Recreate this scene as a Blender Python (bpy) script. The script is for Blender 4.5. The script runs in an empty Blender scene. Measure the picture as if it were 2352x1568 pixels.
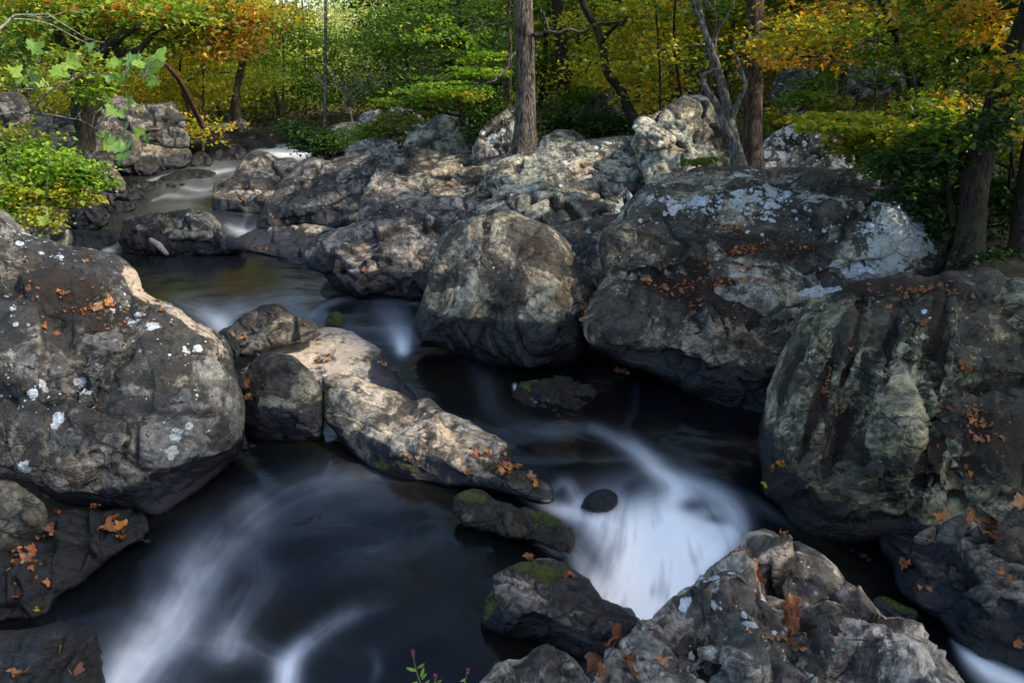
import bpy, math, random
import numpy as np
from mathutils import Vector
from mathutils.bvhtree import BVHTree

random.seed(7)
rng = np.random.default_rng(11)
scene = bpy.context.scene
COL = scene.collection

# ------------------------------------------------------------------ camera, sky, sun, exposure
CAM_Z = 3.3
PITCH = math.radians(18.3)
FPX = 1829.0                      # focal length in units of the 2352 px wide photograph
cam_d = bpy.data.cameras.new('camera')
cam_d.sensor_width = 36.0
cam_d.lens = 36.0 * FPX / 2352.0
cam_d.clip_start = 0.1
cam_d.clip_end = 1500.0
cam = bpy.data.objects.new('camera', cam_d)
cam.location = (0, 0, CAM_Z)
cam.rotation_euler = (math.pi / 2 - PITCH, 0, 0)
COL.objects.link(cam)
scene.camera = cam

SUN_EL = math.radians(43)
SUN_DIR = np.array([0.95, -0.22, 0.0])          # horizontal direction towards the sun (from the right)
SUN_DIR = SUN_DIR / np.linalg.norm(SUN_DIR) * math.cos(SUN_EL)
SUN_DIR[2] = math.sin(SUN_EL)
world = bpy.data.worlds.new('World')
scene.world = world
world.use_nodes = True
wn = world.node_tree.nodes
wl = world.node_tree.links
bg = wn['Background']
sky = wn.new('ShaderNodeTexSky')
sky.sky_type = 'NISHITA'
sky.sun_disc = False
sky.sun_elevation = SUN_EL
sky.sun_rotation = math.atan2(SUN_DIR[0], SUN_DIR[1])
sky.air_density = 1.0
sky.dust_density = 2.0
sky.ozone_density = 1.0
wl.new(sky.outputs[0], bg.inputs[0])
bg.inputs[1].default_value = 0.13
sun_d = bpy.data.lights.new('sun', 'SUN')
sun_d.energy = 2.1
sun_d.angle = math.radians(2.5)
sun_d.color = (1.0, 0.91, 0.78)
sun = bpy.data.objects.new('sun', sun_d)
sun.rotation_euler = Vector(SUN_DIR.tolist()).to_track_quat('Z', 'Y').to_euler()
sun.location = (20, 10, 30)
COL.objects.link(sun)

scene.view_settings.view_transform = 'Standard'
scene.view_settings.look = 'None'
scene.view_settings.exposure = 1.6
scene.view_settings.gamma = 1.0
scene.cycles.use_denoising = True
scene.cycles.use_adaptive_sampling = True
scene.cycles.adaptive_threshold = 0.02
scene.cycles.max_bounces = 6
scene.cycles.diffuse_bounces = 3
scene.cycles.glossy_bounces = 3
scene.cycles.transmission_bounces = 4
scene.cycles.transparent_max_bounces = 8
scene.cycles.volume_bounces = 0
scene.cycles.sample_clamp_indirect = 4.0
scene.cycles.caustics_reflective = False
scene.cycles.caustics_refractive = False

# ------------------------------------------------------------------ camera geometry helpers
CP, SP = math.cos(PITCH), math.sin(PITCH)
ORG = np.array([0.0, 0.0, CAM_Z])


def rays(u, v):
    x = (np.asarray(u, float) - 1176.0) / FPX
    y = -(np.asarray(v, float) - 784.0) / FPX
    d = np.stack([x, CP + y * SP, -SP + y * CP], -1)
    return d / np.linalg.norm(d, axis=-1, keepdims=True)


def proj(p):
    q = p - ORG
    f = q[..., 1] * CP - q[..., 2] * SP
    up = q[..., 1] * SP + q[..., 2] * CP
    f = np.maximum(f, 0.05)
    return 1176.0 + FPX * q[..., 0] / f, 784.0 - FPX * up / f


def at(u, v, dist):
    return ORG + rays(u, v) * dist


def at_z(u, v, z):
    r = rays(u, v)
    return ORG + r * ((z - CAM_Z) / r[..., 2])[..., None] if np.ndim(u) else ORG + r * ((z - CAM_Z) / r[2])


# ------------------------------------------------------------------ noise in numpy
def _hash(ix, iy, iz, seed):
    h = (ix.astype(np.int64) * 374761393 + iy.astype(np.int64) * 668265263 + iz.astype(np.int64) * 2147483647 + seed * 974634777) & 0xFFFFFFFF
    h = ((h ^ (h >> 13)) * 1274126177) & 0xFFFFFFFF
    h = ((h ^ (h >> 16)) * 2246822519) & 0xFFFFFFFF
    return (h ^ (h >> 15)) & 0xFFFFFFFF


def vnoise(p, seed=0):
    i = np.floor(p)
    f = p - i
    i = i.astype(np.int64)
    w = f * f * f * (f * (f * 6 - 15) + 10)
    out = np.zeros(len(p))
    for dx in (0, 1):
        for dy in (0, 1):
            for dz in (0, 1):
                h = _hash(i[:, 0] + dx, i[:, 1] + dy, i[:, 2] + dz, seed)
                g = np.stack([(h & 1023) / 511.5 - 1, ((h >> 10) & 1023) / 511.5 - 1, ((h >> 20) & 1023) / 511.5 - 1], -1)
                dot = g[:, 0] * (f[:, 0] - dx) + g[:, 1] * (f[:, 1] - dy) + g[:, 2] * (f[:, 2] - dz)
                wt = (w[:, 0] if dx else 1 - w[:, 0]) * (w[:, 1] if dy else 1 - w[:, 1]) * (w[:, 2] if dz else 1 - w[:, 2])
                out += wt * dot
    return out


def fbm(p, octv=4, seed=0, gain=0.5):
    a, s, o = 1.0, 0.0, np.zeros(len(p))
    for k in range(octv):
        o += a * vnoise(p * (2.03 ** k) + k * 17.3, seed + k)
        a *= gain
    return o


def worley(p, seed=0, vec=False):
    i = np.floor(p).astype(np.int64)
    f = p - i
    d1 = np.full(len(p), 9.0)
    d2 = np.full(len(p), 9.0)
    idv = np.zeros(len(p))
    vx, vy, vz = np.zeros(len(p)), np.zeros(len(p)), np.zeros(len(p))
    for dx in (-1, 0, 1):
        for dy in (-1, 0, 1):
            for dz in (-1, 0, 1):
                h = _hash(i[:, 0] + dx, i[:, 1] + dy, i[:, 2] + dz, seed)
                cx = dx + (h & 1023) / 1023.0 - f[:, 0]
                cy = dy + ((h >> 10) & 1023) / 1023.0 - f[:, 1]
                cz = dz + ((h >> 20) & 1023) / 1023.0 - f[:, 2]
                d = np.sqrt(cx * cx + cy * cy + cz * cz)
                m = d < d1
                d2 = np.where(m, d1, np.minimum(d2, d))
                idv = np.where(m, (h % 997) / 997.0, idv)
                if vec:
                    vx = np.where(m, cx, vx); vy = np.where(m, cy, vy); vz = np.where(m, cz, vz)
                d1 = np.where(m, d, d1)
    if vec:
        return d1, d2, idv, np.stack([vx, vy, vz], -1)
    return d1, d2, idv


def sstep(a, b, x):
    t = np.clip((x - a) / (b - a), 0, 1)
    return t * t * (3 - 2 * t)


def shepard(xy, cp, cz, power=4.0, soft=0.05):
    out = np.empty(len(xy))
    for s in range(0, len(xy), 20000):
        q = xy[s:s + 20000]
        d2 = ((q[:, None, :] - cp[None]) ** 2).sum(-1) + soft
        w = d2 ** (-power / 2)
        out[s:s + 20000] = (w * cz).sum(1) / w.sum(1)
    return out


def in_poly(px, py, poly):
    inside = np.zeros(px.shape, bool)
    n = len(poly)
    for i in range(n):
        x1, y1 = poly[i]
        x2, y2 = poly[(i + 1) % n]
        if y1 == y2:
            continue
        c = ((y1 > py) != (y2 > py)) & (px < (x2 - x1) * (py - y1) / (y2 - y1) + x1)
        inside ^= c
    return inside


def seg_dist(px, py, poly, closed=True, near=False):
    n = len(poly)
    best = np.full(px.shape, 1e9)
    bx = np.zeros(px.shape)
    by = np.zeros(px.shape)
    for i in range(n if closed else n - 1):
        x1, y1 = poly[i]
        x2, y2 = poly[(i + 1) % n]
        dx, dy = x2 - x1, y2 - y1
        L = dx * dx + dy * dy + 1e-9
        t = np.clip(((px - x1) * dx + (py - y1) * dy) / L, 0, 1)
        qx, qy = x1 + t * dx, y1 + t * dy
        d = np.hypot(px - qx, py - qy)
        m = d < best
        best = np.where(m, d, best)
        if near:
            bx = np.where(m, qx, bx)
            by = np.where(m, qy, by)
    return (best, bx, by) if near else best


# ------------------------------------------------------------------ mesh + object helpers
def mesh_np(name, verts, faces, mat, smooth=True, attrs=None, cols=None, loc=None, matidx=None):
    verts = np.asarray(verts, np.float32)
    loc = np.zeros(3) if loc is None else np.asarray(loc, float)
    me = bpy.data.meshes.new(name)
    me.vertices.add(len(verts))
    me.vertices.foreach_set('co', (verts - loc).astype(np.float32).ravel())
    faces = np.asarray(faces, np.int32)
    nf, k = faces.shape
    me.loops.add(nf * k)
    me.loops.foreach_set('vertex_index', faces.ravel())
    me.polygons.add(nf)
    me.polygons.foreach_set('loop_start', np.arange(0, nf * k, k, dtype=np.int32))
    me.polygons.foreach_set('use_smooth', np.full(nf, smooth, bool))
    for nm, arr in (cols or {}).items():
        a = me.color_attributes.new(nm, 'FLOAT_COLOR', 'POINT')
        c = np.ones((len(verts), 4), np.float32)
        c[:, :3] = arr
        a.data.foreach_set('color', c.ravel())
    for m in (mat if isinstance(mat, (list, tuple)) else [mat]):
        me.materials.append(m)
    if matidx is not None:
        me.polygons.foreach_set('material_index', np.asarray(matidx, np.int32))
    me.update(calc_edges=True)
    ob = bpy.data.objects.new(name, me)
    ob.location = loc.tolist()
    COL.objects.link(ob)
    return ob


def tag(o, label=None, cat=None, group=None, kind=None):
    if label:
        o['label'] = label
    if cat:
        o['category'] = cat
    if group:
        o['group'] = group
    if kind:
        o['kind'] = kind
    return o


def empty(name, loc, label, cat, group=None):
    o = bpy.data.objects.new(name, None)
    o.empty_display_size = 0.2
    o.location = [float(c) for c in loc]
    COL.objects.link(o)
    return tag(o, label, cat, group)


def under(child, par):
    child.parent = par
    child.location = [a - b for a, b in zip(child.location, par.location)]
    return child


class Geo:
    """collects tubes and loose polygons as triangles/quads"""
    def __init__(self):
        self.v, self.f, self.c = [], [], []
        self.n = 0

    def tube(self, pts, rad, sides=8, wob=0.0, seed=0, cap=True, col=(1, 1, 1)):
        pts = np.asarray(pts, float)
        rad = np.asarray(rad, float)
        n = len(pts)
        tan = np.gradient(pts, axis=0)
        tan /= np.linalg.norm(tan, axis=1, keepdims=True) + 1e-9
        ref = np.array([0.0, 1.0, 0.0]) if abs(tan[0][1]) < 0.9 else np.array([1.0, 0, 0])
        a = np.cross(tan, ref)
        a /= np.linalg.norm(a, axis=1, keepdims=True) + 1e-9
        b = np.cross(tan, a)
        th = np.arange(sides) / sides * 2 * math.pi
        ring = np.cos(th)[None, :, None] * a[:, None] + np.sin(th)[None, :, None] * b[:, None]
        r = rad[:, None, None] * np.ones((1, sides, 1))
        v = pts[:, None] + ring * r
        if wob:
            q = v.reshape(-1, 3)
            w = fbm(q * (0.35 / max(rad.max(), 0.02)), 3, seed)
            v = v + ring * (w.reshape(n, sides, 1) * wob * r)
        v = v.reshape(-1, 3)
        i = np.arange(n - 1)[:, None] * sides
        j = np.arange(sides)[None]
        j2 = (j + 1) % sides
        f = np.stack([i + j, i + j2, i + sides + j2, i + sides + j], -1).reshape(-1, 4)
        self.v.append(v)
        self.f.append(f + self.n)
        self.c.append(np.tile(np.asarray(col, float), (len(v), 1)))
        self.n += len(v)
        if cap:
            s0 = self.n - len(v)
            jj = np.arange(sides)
            for e, base in ((0, 0), (n - 1, (n - 1) * sides)):
                self.v.append(pts[e][None])
                self.c.append(np.asarray(col, float)[None])
                self.f.append(np.stack([s0 + base + jj, s0 + base + (jj + 1) % sides, np.full(sides, self.n), np.full(sides, self.n)], -1))
                self.n += 1

    def tri(self, v, f, c):
        v = np.asarray(v, float)
        f = np.asarray(f)
        q = np.concatenate([f, f[:, 2:3]], 1)
        self.v.append(v)
        self.f.append(q + self.n)
        self.c.append(np.broadcast_to(np.asarray(c, float), (len(v), 3)).copy())
        self.n += len(v)

    def build(self, name, mat, parent=None, loc=None, smooth=True):
        v = np.concatenate(self.v)
        f = np.concatenate(self.f)
        c = np.concatenate(self.c)
        if loc is None:
            loc = parent.location[:] if parent is not None else (v.mean(0)[0], v.mean(0)[1], v[:, 2].min())
        # quads whose last two corners coincide are triangles: split the set
        t = f[:, 2] == f[:, 3]
        me = bpy.data.meshes.new(name)
        loc = np.asarray(loc, float)
        me.vertices.add(len(v))
        me.vertices.foreach_set('co', (v - loc).astype(np.float32).ravel())
        q4, q3 = f[~t], f[t][:, :3]
        me.loops.add(len(q4) * 4 + len(q3) * 3)
        me.loops.foreach_set('vertex_index', np.concatenate([q4.ravel(), q3.ravel()]).astype(np.int32))
        me.polygons.add(len(q4) + len(q3))
        st = np.concatenate([np.arange(len(q4)) * 4, len(q4) * 4 + np.arange(len(q3)) * 3]).astype(np.int32)
        me.polygons.foreach_set('loop_start', st)
        me.polygons.foreach_set('use_smooth', np.full(len(st), smooth, bool))
        a = me.color_attributes.new('col', 'FLOAT_COLOR', 'POINT')
        cc = np.ones((len(v), 4), np.float32)
        cc[:, :3] = c
        a.data.foreach_set('color', cc.ravel())
        me.materials.append(mat)
        me.update(calc_edges=True)
        ob = bpy.data.objects.new(name, me)
        ob.location = loc.tolist()
        COL.objects.link(ob)
        if parent is not None:
            under(ob, parent)
        return ob


# ------------------------------------------------------------------ node helpers
class NT:
    def __init__(self, name):
        self.m = bpy.data.materials.new(name)
        self.m.use_nodes = True
        self.t = self.m.node_tree
        self.t.nodes.clear()
        self.out = self.t.nodes.new('ShaderNodeOutputMaterial')

    def n(self, kind, **kw):
        nd = self.t.nodes.new('ShaderNode' + kind)
        for k, v in kw.items():
            setattr(nd, k, v)
        return nd

    def link(self, a, b):
        self.t.links.new(a, b)

    def setin(self, sock, val):
        if isinstance(val, bpy.types.NodeSocket):
            self.link(val, sock)
        else:
            sock.default_value = val

    def math(self, op, a, b=0.0, c=None, clamp=False):
        nd = self.n('Math', operation=op, use_clamp=clamp)
        self.setin(nd.inputs[0], a)
        self.setin(nd.inputs[1], b)
        if c is not None:
            self.setin(nd.inputs[2], c)
        return nd.outputs[0]

    def mix(self, fac, a, b, mode='MIX'):
        nd = self.n('Mix', data_type='RGBA', blend_type=mode)
        self.setin(nd.inputs[0], fac)
        self.setin(nd.inputs[6], (*a, 1) if isinstance(a, tuple) and len(a) == 3 else a)
        self.setin(nd.inputs[7], (*b, 1) if isinstance(b, tuple) and len(b) == 3 else b)
        return nd.outputs[2]

    def noise(self, vec, scale, detail=4, rough=0.55, dist=0.0):
        nd = self.n('TexNoise')
        self.link(vec, nd.inputs['Vector'])
        nd.inputs['Scale'].default_value = scale
        nd.inputs['Detail'].default_value = detail
        nd.inputs['Roughness'].default_value = rough
        nd.inputs['Distortion'].default_value = dist
        return nd.outputs[0]

    def vor(self, vec, scale, feature='F1', out='Distance', rnd=1.0):
        nd = self.n('TexVoronoi', feature=feature)
        self.link(vec, nd.inputs['Vector'])
        nd.inputs['Scale'].default_value = scale
        nd.inputs['Randomness'].default_value = rnd
        return nd.outputs[out]

    def step(self, x, lo, hi):
        nd = self.n('MapRange', interpolation_type='SMOOTHSTEP')
        self.setin(nd.inputs[0], x)
        self.setin(nd.inputs[1], lo)
        self.setin(nd.inputs[2], hi)
        return nd.outputs[0]

    def pos(self, scale=(1, 1, 1), rot=(0, 0, 0)):
        g = self.n('NewGeometry')
        mp = self.n('Mapping')
        mp.inputs['Scale'].default_value = scale
        mp.inputs['Rotation'].default_value = rot
        self.link(g.outputs['Position'], mp.inputs[0])
        return mp.outputs[0]

    def attr(self, name):
        a = self.n('Attribute', attribute_name=name)
        return a

    def bsdf(self, color, rough=0.6, spec=0.5, normal=None):
        b = self.n('BsdfPrincipled')
        self.setin(b.inputs['Base Color'], (*color, 1) if isinstance(color, tuple) else color)
        self.setin(b.inputs['Roughness'], rough)
        self.setin(b.inputs['Specular IOR Level'], spec)
        if normal is not None:
            self.link(normal, b.inputs['Normal'])
        return b

    def bump(self, h, strength, dist, prev=None):
        b = self.n('Bump')
        b.inputs['Strength'].default_value = strength
        b.inputs['Distance'].default_value = dist
        self.link(h, b.inputs['Height'])
        if prev is not None:
            self.link(prev, b.inputs['Normal'])
        return b.outputs[0]
# ------------------------------------------------------------------ materials
def make_rock_mat():
    t = NT('weathered_rock')
    P = t.pos()
    a1 = t.n('SeparateColor'); t.link(t.attr('m1').outputs['Color'], a1.inputs[0])   # tan, lichen, moss
    a2 = t.n('SeparateColor'); t.link(t.attr('m2').outputs['Color'], a2.inputs[0])   # wet, crack, green share of moss
    base = t.attr('base').outputs['Color']
    big = t.noise(P, 1.7, 5, 0.6, 0.4)
    mid = t.noise(P, 7.0, 7, 0.68, 0.3)
    fine = t.noise(P, 38.0, 5, 0.7)
    streakP = t.pos((2.0, 3.2, 6.5), (0.35, 0.45, 0.5))
    streak = t.noise(streakP, 2.2, 5, 0.65, 0.8)
    # grey body, mottled light and dark
    c = t.mix(t.step(mid, 0.33, 0.68), t.mix(1.0, base, (0.42, 0.43, 0.45), 'MULTIPLY'), t.mix(1.0, base, (1.95, 1.92, 1.84), 'MULTIPLY'))
    c = t.mix(t.step(big, 0.42, 0.62), c, t.mix(1.0, c, (1.15, 1.0, 0.88), 'MULTIPLY'))
    c = t.mix(t.math('MULTIPLY', t.step(streak, 0.5, 0.72), 0.6), c, t.mix(1.0, c, (0.5, 0.5, 0.52), 'MULTIPLY'))
    c = t.mix(t.math('MULTIPLY', t.step(fine, 0.52, 0.75), 0.55), c, t.mix(1.0, c, (0.42, 0.42, 0.42), 'MULTIPLY'))
    pep = t.noise(P, 19.0, 8, 0.78, 0.2)
    pm = t.step(t.noise(P, 2.6, 4, 0.6), 0.42, 0.60)
    c = t.mix(t.math('MULTIPLY', t.step(pep, 0.50, 0.56), t.math('ADD', 0.25, t.math('MULTIPLY', pm, 0.6))), c, t.mix(1.0, c, (0.26, 0.26, 0.26), 'MULTIPLY'))
    c = t.mix(t.math('MULTIPLY', t.step(t.noise(P, 33.0, 5, 0.75), 0.57, 0.62), 0.5), c, t.mix(1.0, c, (1.7, 1.72, 1.75), 'MULTIPLY'))
    c = t.mix(t.math('MULTIPLY', t.step(t.noise(P, 4.3, 6, 0.7, 0.5), 0.50, 0.55), 0.62), c, t.mix(1.0, c, (0.42, 0.42, 0.41), 'MULTIPLY'))
    # greenish and yellowish crust
    gr = t.noise(P, 3.1, 6, 0.7, 1.0)
    c = t.mix(t.math('MULTIPLY', t.step(gr, 0.54, 0.66), 0.45), c, t.mix(0.5, c, (0.13, 0.13, 0.055)))
    # bleached tan stone; on the huge boulder's ridge also painted sunlight
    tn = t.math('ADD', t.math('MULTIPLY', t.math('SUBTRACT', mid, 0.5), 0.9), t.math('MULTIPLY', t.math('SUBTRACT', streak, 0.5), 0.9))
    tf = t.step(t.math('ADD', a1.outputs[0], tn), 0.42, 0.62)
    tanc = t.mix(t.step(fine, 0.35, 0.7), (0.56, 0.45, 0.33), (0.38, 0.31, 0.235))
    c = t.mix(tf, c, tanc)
    # wet, dark zone near the water, with pale mineral flecks at its upper edge
    wn_ = t.math('ADD', a2.outputs[0], t.math('MULTIPLY', t.math('SUBTRACT', t.noise(P, 5.0, 5, 0.65), 0.5), 0.7))
    wf = t.step(wn_, 0.40, 0.58)
    c = t.mix(wf, c, t.mix(0.75, t.mix(1.0, c, (0.16, 0.17, 0.21), 'MULTIPLY'), (0.011, 0.013, 0.019)))
    band = t.math('MULTIPLY', t.step(wn_, 0.50, 0.62), t.math('SUBTRACT', 1.0, t.step(wn_, 0.62, 0.80)))
    fl = t.math('MULTIPLY', band, t.step(t.noise(P, 22.0, 6, 0.8), 0.50, 0.66))
    c = t.mix(t.math('MULTIPLY', fl, 0.45), c, (0.30, 0.31, 0.33))
    # hairline fractures
    wob3 = t.n('TexNoise'); t.link(P, wob3.inputs['Vector']); wob3.inputs['Scale'].default_value = 2.2; wob3.inputs['Detail'].default_value = 5
    vm = t.n('VectorMath', operation='MULTIPLY_ADD'); t.link(wob3.outputs['Color'], vm.inputs[0]); vm.inputs[1].default_value = (.55, .55, .55); t.link(t.pos((1.0, 1.3, 2.6), (0.3, 0.35, 0.2)), vm.inputs[2])
    cg = t.step(t.noise(P, 1.6, 4, 0.6), 0.46, 0.62)
    e1 = t.vor(vm.outputs[0], 1.7, 'DISTANCE_TO_EDGE')
    e2 = t.vor(vm.outputs[0], 4.6, 'DISTANCE_TO_EDGE')
    fine_cr = t.math('MAXIMUM', t.math('MULTIPLY', t.math('SUBTRACT', 1.0, t.step(e1, 0.0, 0.028)), cg), t.math('MULTIPLY', t.math('MULTIPLY', t.math('SUBTRACT', 1.0, t.step(e2, 0.0, 0.05)), cg), 0.55))
    fine_cr = t.math('MULTIPLY', fine_cr, t.math('SUBTRACT', 1.0, t.math('MULTIPLY', tf, .6)))
    c = t.mix(t.math('MULTIPLY', fine_cr, 0.85), c, (0.016, 0.014, 0.012))
    # carved cracks are coloured darker
    c = t.mix(t.math('MULTIPLY', a2.outputs[1], 0.85), c, (0.018, 0.015, 0.012))
    # black crusty staining
    stn = t.noise(P, 1.3, 9, 0.72, 0.6)
    stf = t.math('MULTIPLY', t.step(t.math('ADD', stn, t.math('MULTIPLY', a1.outputs[2], 0.30)), 0.52, 0.56), 0.85)
    c = t.mix(t.math('MULTIPLY', stf, t.math('SUBTRACT', 1.0, t.math('MULTIPLY', tf, .8))), c, t.mix(0.45, t.mix(1.0, c, (0.16, 0.16, 0.16), 'MULTIPLY'), t.mix(fine, (0.012, 0.012, 0.011), (0.05, 0.047, 0.04))))
    # lichen: rosettes of several sizes that grow together into crusts
    lf = None
    wobl = t.math('MULTIPLY', t.math('SUBTRACT', t.noise(P, 24, 4, 0.7), 0.5), 0.62)
    dens = t.math('ADD', a1.outputs[1], t.math('MULTIPLY', t.math('SUBTRACT', t.noise(P, 1.9, 3, 0.6), 0.5), 0.75))
    for sc, k1, k2 in ((4.6, 1.9, 1.15), (10.0, 1.9, 1.05), (23.0, 1.8, .9)):
        vv = t.n('TexVoronoi', feature='F1'); t.link(P, vv.inputs['Vector']); vv.inputs['Scale'].default_value = sc
        ss = t.n('SeparateColor'); t.link(vv.outputs['Color'], ss.inputs[0])
        rad = t.math('MULTIPLY', t.math('SUBTRACT', t.math('MULTIPLY', dens, k1), ss.outputs[0]), k2)
        rad = t.math('MINIMUM', rad, 0.80)
        fk = t.step(t.math('SUBTRACT', rad, t.math('ADD', vv.outputs['Distance'], wobl)), 0.0, 0.04)
        lf = fk if lf is None else t.math('MAXIMUM', lf, fk)
    lcol = t.mix(t.step(t.noise(P, 30, 4, 0.7), .35, .65), (0.62, 0.67, 0.70), (0.40, 0.43, 0.42))
    lcol = t.mix(t.math('MULTIPLY', t.step(t.noise(P, 1.4, 2), 0.5, 0.62), 0.6), lcol, (0.34, 0.36, 0.25))
    lf = t.math('MULTIPLY', lf, t.math('SUBTRACT', 1.0, t.math('MULTIPLY', t.step(t.noise(P, 30, 5, 0.8), 0.56, 0.62), 0.8)))
    c = t.mix(lf, c, lcol)
    # small round flecks
    vd = t.n('TexVoronoi', feature='F1'); t.link(P, vd.inputs['Vector']); vd.inputs['Scale'].default_value = 13.0
    sp = t.n('SeparateColor'); t.link(vd.outputs['Color'], sp.inputs[0])
    rad = t.math('MULTIPLY', t.math('SUBTRACT', sp.outputs[0], 0.68), 0.8)
    wobd = t.math('ADD', vd.outputs['Distance'], t.math('MULTIPLY', t.math('SUBTRACT', t.noise(P, 45, 3), 0.5), 0.22))
    dots = t.step(t.math('SUBTRACT', rad, wobd), 0.0, 0.03)
    dots = t.math('MULTIPLY', dots, t.step(a1.outputs[1], 0.02, 0.12))
    c = t.mix(t.math('MULTIPLY', dots, 0.7), c, (0.36, 0.38, 0.37))
    # moss: dark brown cushions, some green
    ms = t.math('ADD', a1.outputs[2], t.math('MULTIPLY', t.math('SUBTRACT', t.noise(P, 7.0, 9, 0.76, 0.4), 0.5), 1.75))
    mf = t.step(ms, 0.36, 0.42)
    mfine = t.noise(P, 60.0, 4, 0.8)
    brown = t.mix(t.step(mfine, 0.4, 0.7), (0.012, 0.009, 0.006), (0.055, 0.032, 0.016))
    green = t.mix(t.step(mfine, 0.35, 0.7), (0.02, 0.022, 0.006), (0.10, 0.13, 0.014))
    gsel = t.step(t.math('ADD', a2.outputs[2], t.math('MULTIPLY', t.math('SUBTRACT', t.noise(P, 3.0, 3), 0.5), 0.9)), 0.4, 0.6)
    c = t.mix(mf, c, t.mix(gsel, brown, green))
    # relief
    h = t.math('ADD', t.math('MULTIPLY', t.math('SUBTRACT', mid, t.math('MULTIPLY', fine_cr, 0.5)), 0.7), t.math('ADD', t.math('MULTIPLY', streak, 0.5), t.math('ADD', t.math('MULTIPLY', fine, 0.25), t.math('MULTIPLY', pep, 0.35))))
    n1 = t.bump(h, 0.85, 0.05)
    n2 = t.bump(t.math('ADD', t.math('MULTIPLY', mf, t.math('ADD', mfine, 0.7)), t.math('ADD', t.math('MULTIPLY', lf, 0.3), t.math('MULTIPLY', t.noise(P, 85, 4, 0.7), 0.5))), 0.6, 0.012, n1)
    rough = t.math('SUBTRACT', 0.85, t.math('MULTIPLY', t.math('MULTIPLY', wf, t.math('SUBTRACT', 1.0, mf)), 0.50))
    b = t.bsdf(c, rough, 0.35, n2)
    t.link(b.outputs[0], t.out.inputs[0])
    return t.m


def make_water_mat():
    t = NT('silky_stream_water')
    P = t.pos()
    a = t.n('SeparateColor'); t.link(t.attr('foam_and_sheen').outputs['Color'], a.inputs[0])
    deep = t.mix(t.step(t.noise(P, 0.8, 3), 0.4, 0.62), (0.003, 0.004, 0.005), (0.008, 0.007, 0.005))
    f = a.outputs[0]
    rip = t.noise(P, 1.6, 3, 0.5, 0.6)
    rip2 = t.noise(t.pos((1, 1.0, 1)), 6.0, 3, 0.5, 0.4)
    n = t.bump(t.math('ADD', rip, t.math('MULTIPLY', rip2, 0.15)), 0.25, 0.08)
    w = t.bsdf(deep, t.math('ADD', 0.16, t.math('MULTIPLY', f, 0.3)), 0.34, n)
    w.inputs['IOR'].default_value = 1.33
    fc = t.mix(f, (0.21, 0.27, 0.35), (0.97, 0.96, 0.93))  # thin film tinted blue in place of reflected sky
    fo = t.bsdf(fc, 0.55, 0.2, n)
    fo.inputs['Subsurface Weight'].default_value = 0.0
    mx = t.n('MixShader')
    t.link(t.math('MINIMUM', t.math('POWER', f, 1.15), 0.97), mx.inputs[0])
    t.link(w.outputs[0], mx.inputs[1]); t.link(fo.outputs[0], mx.inputs[2])
    t.link(mx.outputs[0], t.out.inputs[0])
    return t.m


def make_ground_mat():
    t = NT('forest_floor')
    P = t.pos()
    m = t.noise(P, 2.5, 8, 0.7, 0.5)
    c = t.mix(t.step(m, 0.35, 0.65), (0.022, 0.018, 0.012), (0.075, 0.055, 0.03))
    v = t.n('TexVoronoi'); t.link(P, v.inputs['Vector']); v.inputs['Scale'].default_value = 11.0
    s = t.n('SeparateColor'); t.link(v.outputs['Color'], s.inputs[0])
    c = t.mix(t.math('MULTIPLY', t.step(s.outputs[0], 0.62, 0.8), t.step(t.math('SUBTRACT', 0.42, v.outputs['Distance']), 0, 0.08)), c, t.mix(s.outputs[1], (0.20, 0.085, 0.025), (0.13, 0.075, 0.035)))
    c = t.mix(t.math('MULTIPLY', t.step(t.noise(P, 0.6, 5, 0.6), 0.5, 0.62), 0.7), c, (0.035, 0.055, 0.012))
    b = t.bsdf(c, 0.95, 0.2, t.bump(t.math('ADD', m, t.math('MULTIPLY', v.outputs['Distance'], 0.4)), 1.0, 0.08))
    t.link(b.outputs[0], t.out.inputs[0])
    return t.m


def make_leaf_mat(name, trans=0.45, rough=0.5):
    t = NT(name)
    c = t.attr('col').outputs['Color']
    P = t.pos()
    c = t.mix(1.0, c, t.mix(t.noise(P, 25, 3), (0.65, 0.65, 0.6), (1.3, 1.3, 1.3)), 'MULTIPLY')
    b = t.bsdf(c, rough, 0.3)
    tr = t.n('BsdfTranslucent')
    t.link(t.mix(1.0, c, (1.25, 1.2, 0.6), 'MULTIPLY'), tr.inputs[0])
    mx = t.n('MixShader')
    mx.inputs[0].default_value = trans
    t.link(b.outputs[0], mx.inputs[1]); t.link(tr.outputs[0], mx.inputs[2])
    t.link(mx.outputs[0], t.out.inputs[0])
    return t.m


def make_bark_mat(name, c1, c2, moss=0.3, pale=0.0):
    t = NT(name)
    P = t.pos((9.0, 9.0, 1.1))
    r = t.noise(P, 3.0, 7, 0.62, 1.2)
    v = t.vor(P, 3.4, 'DISTANCE_TO_EDGE')
    P2 = t.pos()
    big = t.noise(P2, 2.0, 5, 0.65)
    c = t.mix(t.step(t.math('ADD', t.math('MULTIPLY', v, 0.25), t.math('MULTIPLY', r, 1.0)), 0.40, 0.70), c1, c2)
    c = t.mix(t.math('MULTIPLY', t.step(big, 0.48, 0.66), moss), c, (0.045, 0.055, 0.018))
    if pale:
        c = t.mix(t.math('MULTIPLY', t.step(t.noise(P2, 9.0, 5, 0.7), 0.52, 0.6), pale), c, (0.32, 0.33, 0.30))
    h = t.math('ADD', t.math('MULTIPLY', v, 0.35), t.math('MULTIPLY', r, 1.3))
    b = t.bsdf(c, 0.9, 0.2, t.bump(h, 1.0, 0.035))
    t.link(b.outputs[0], t.out.inputs[0])
    return t.m


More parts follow.
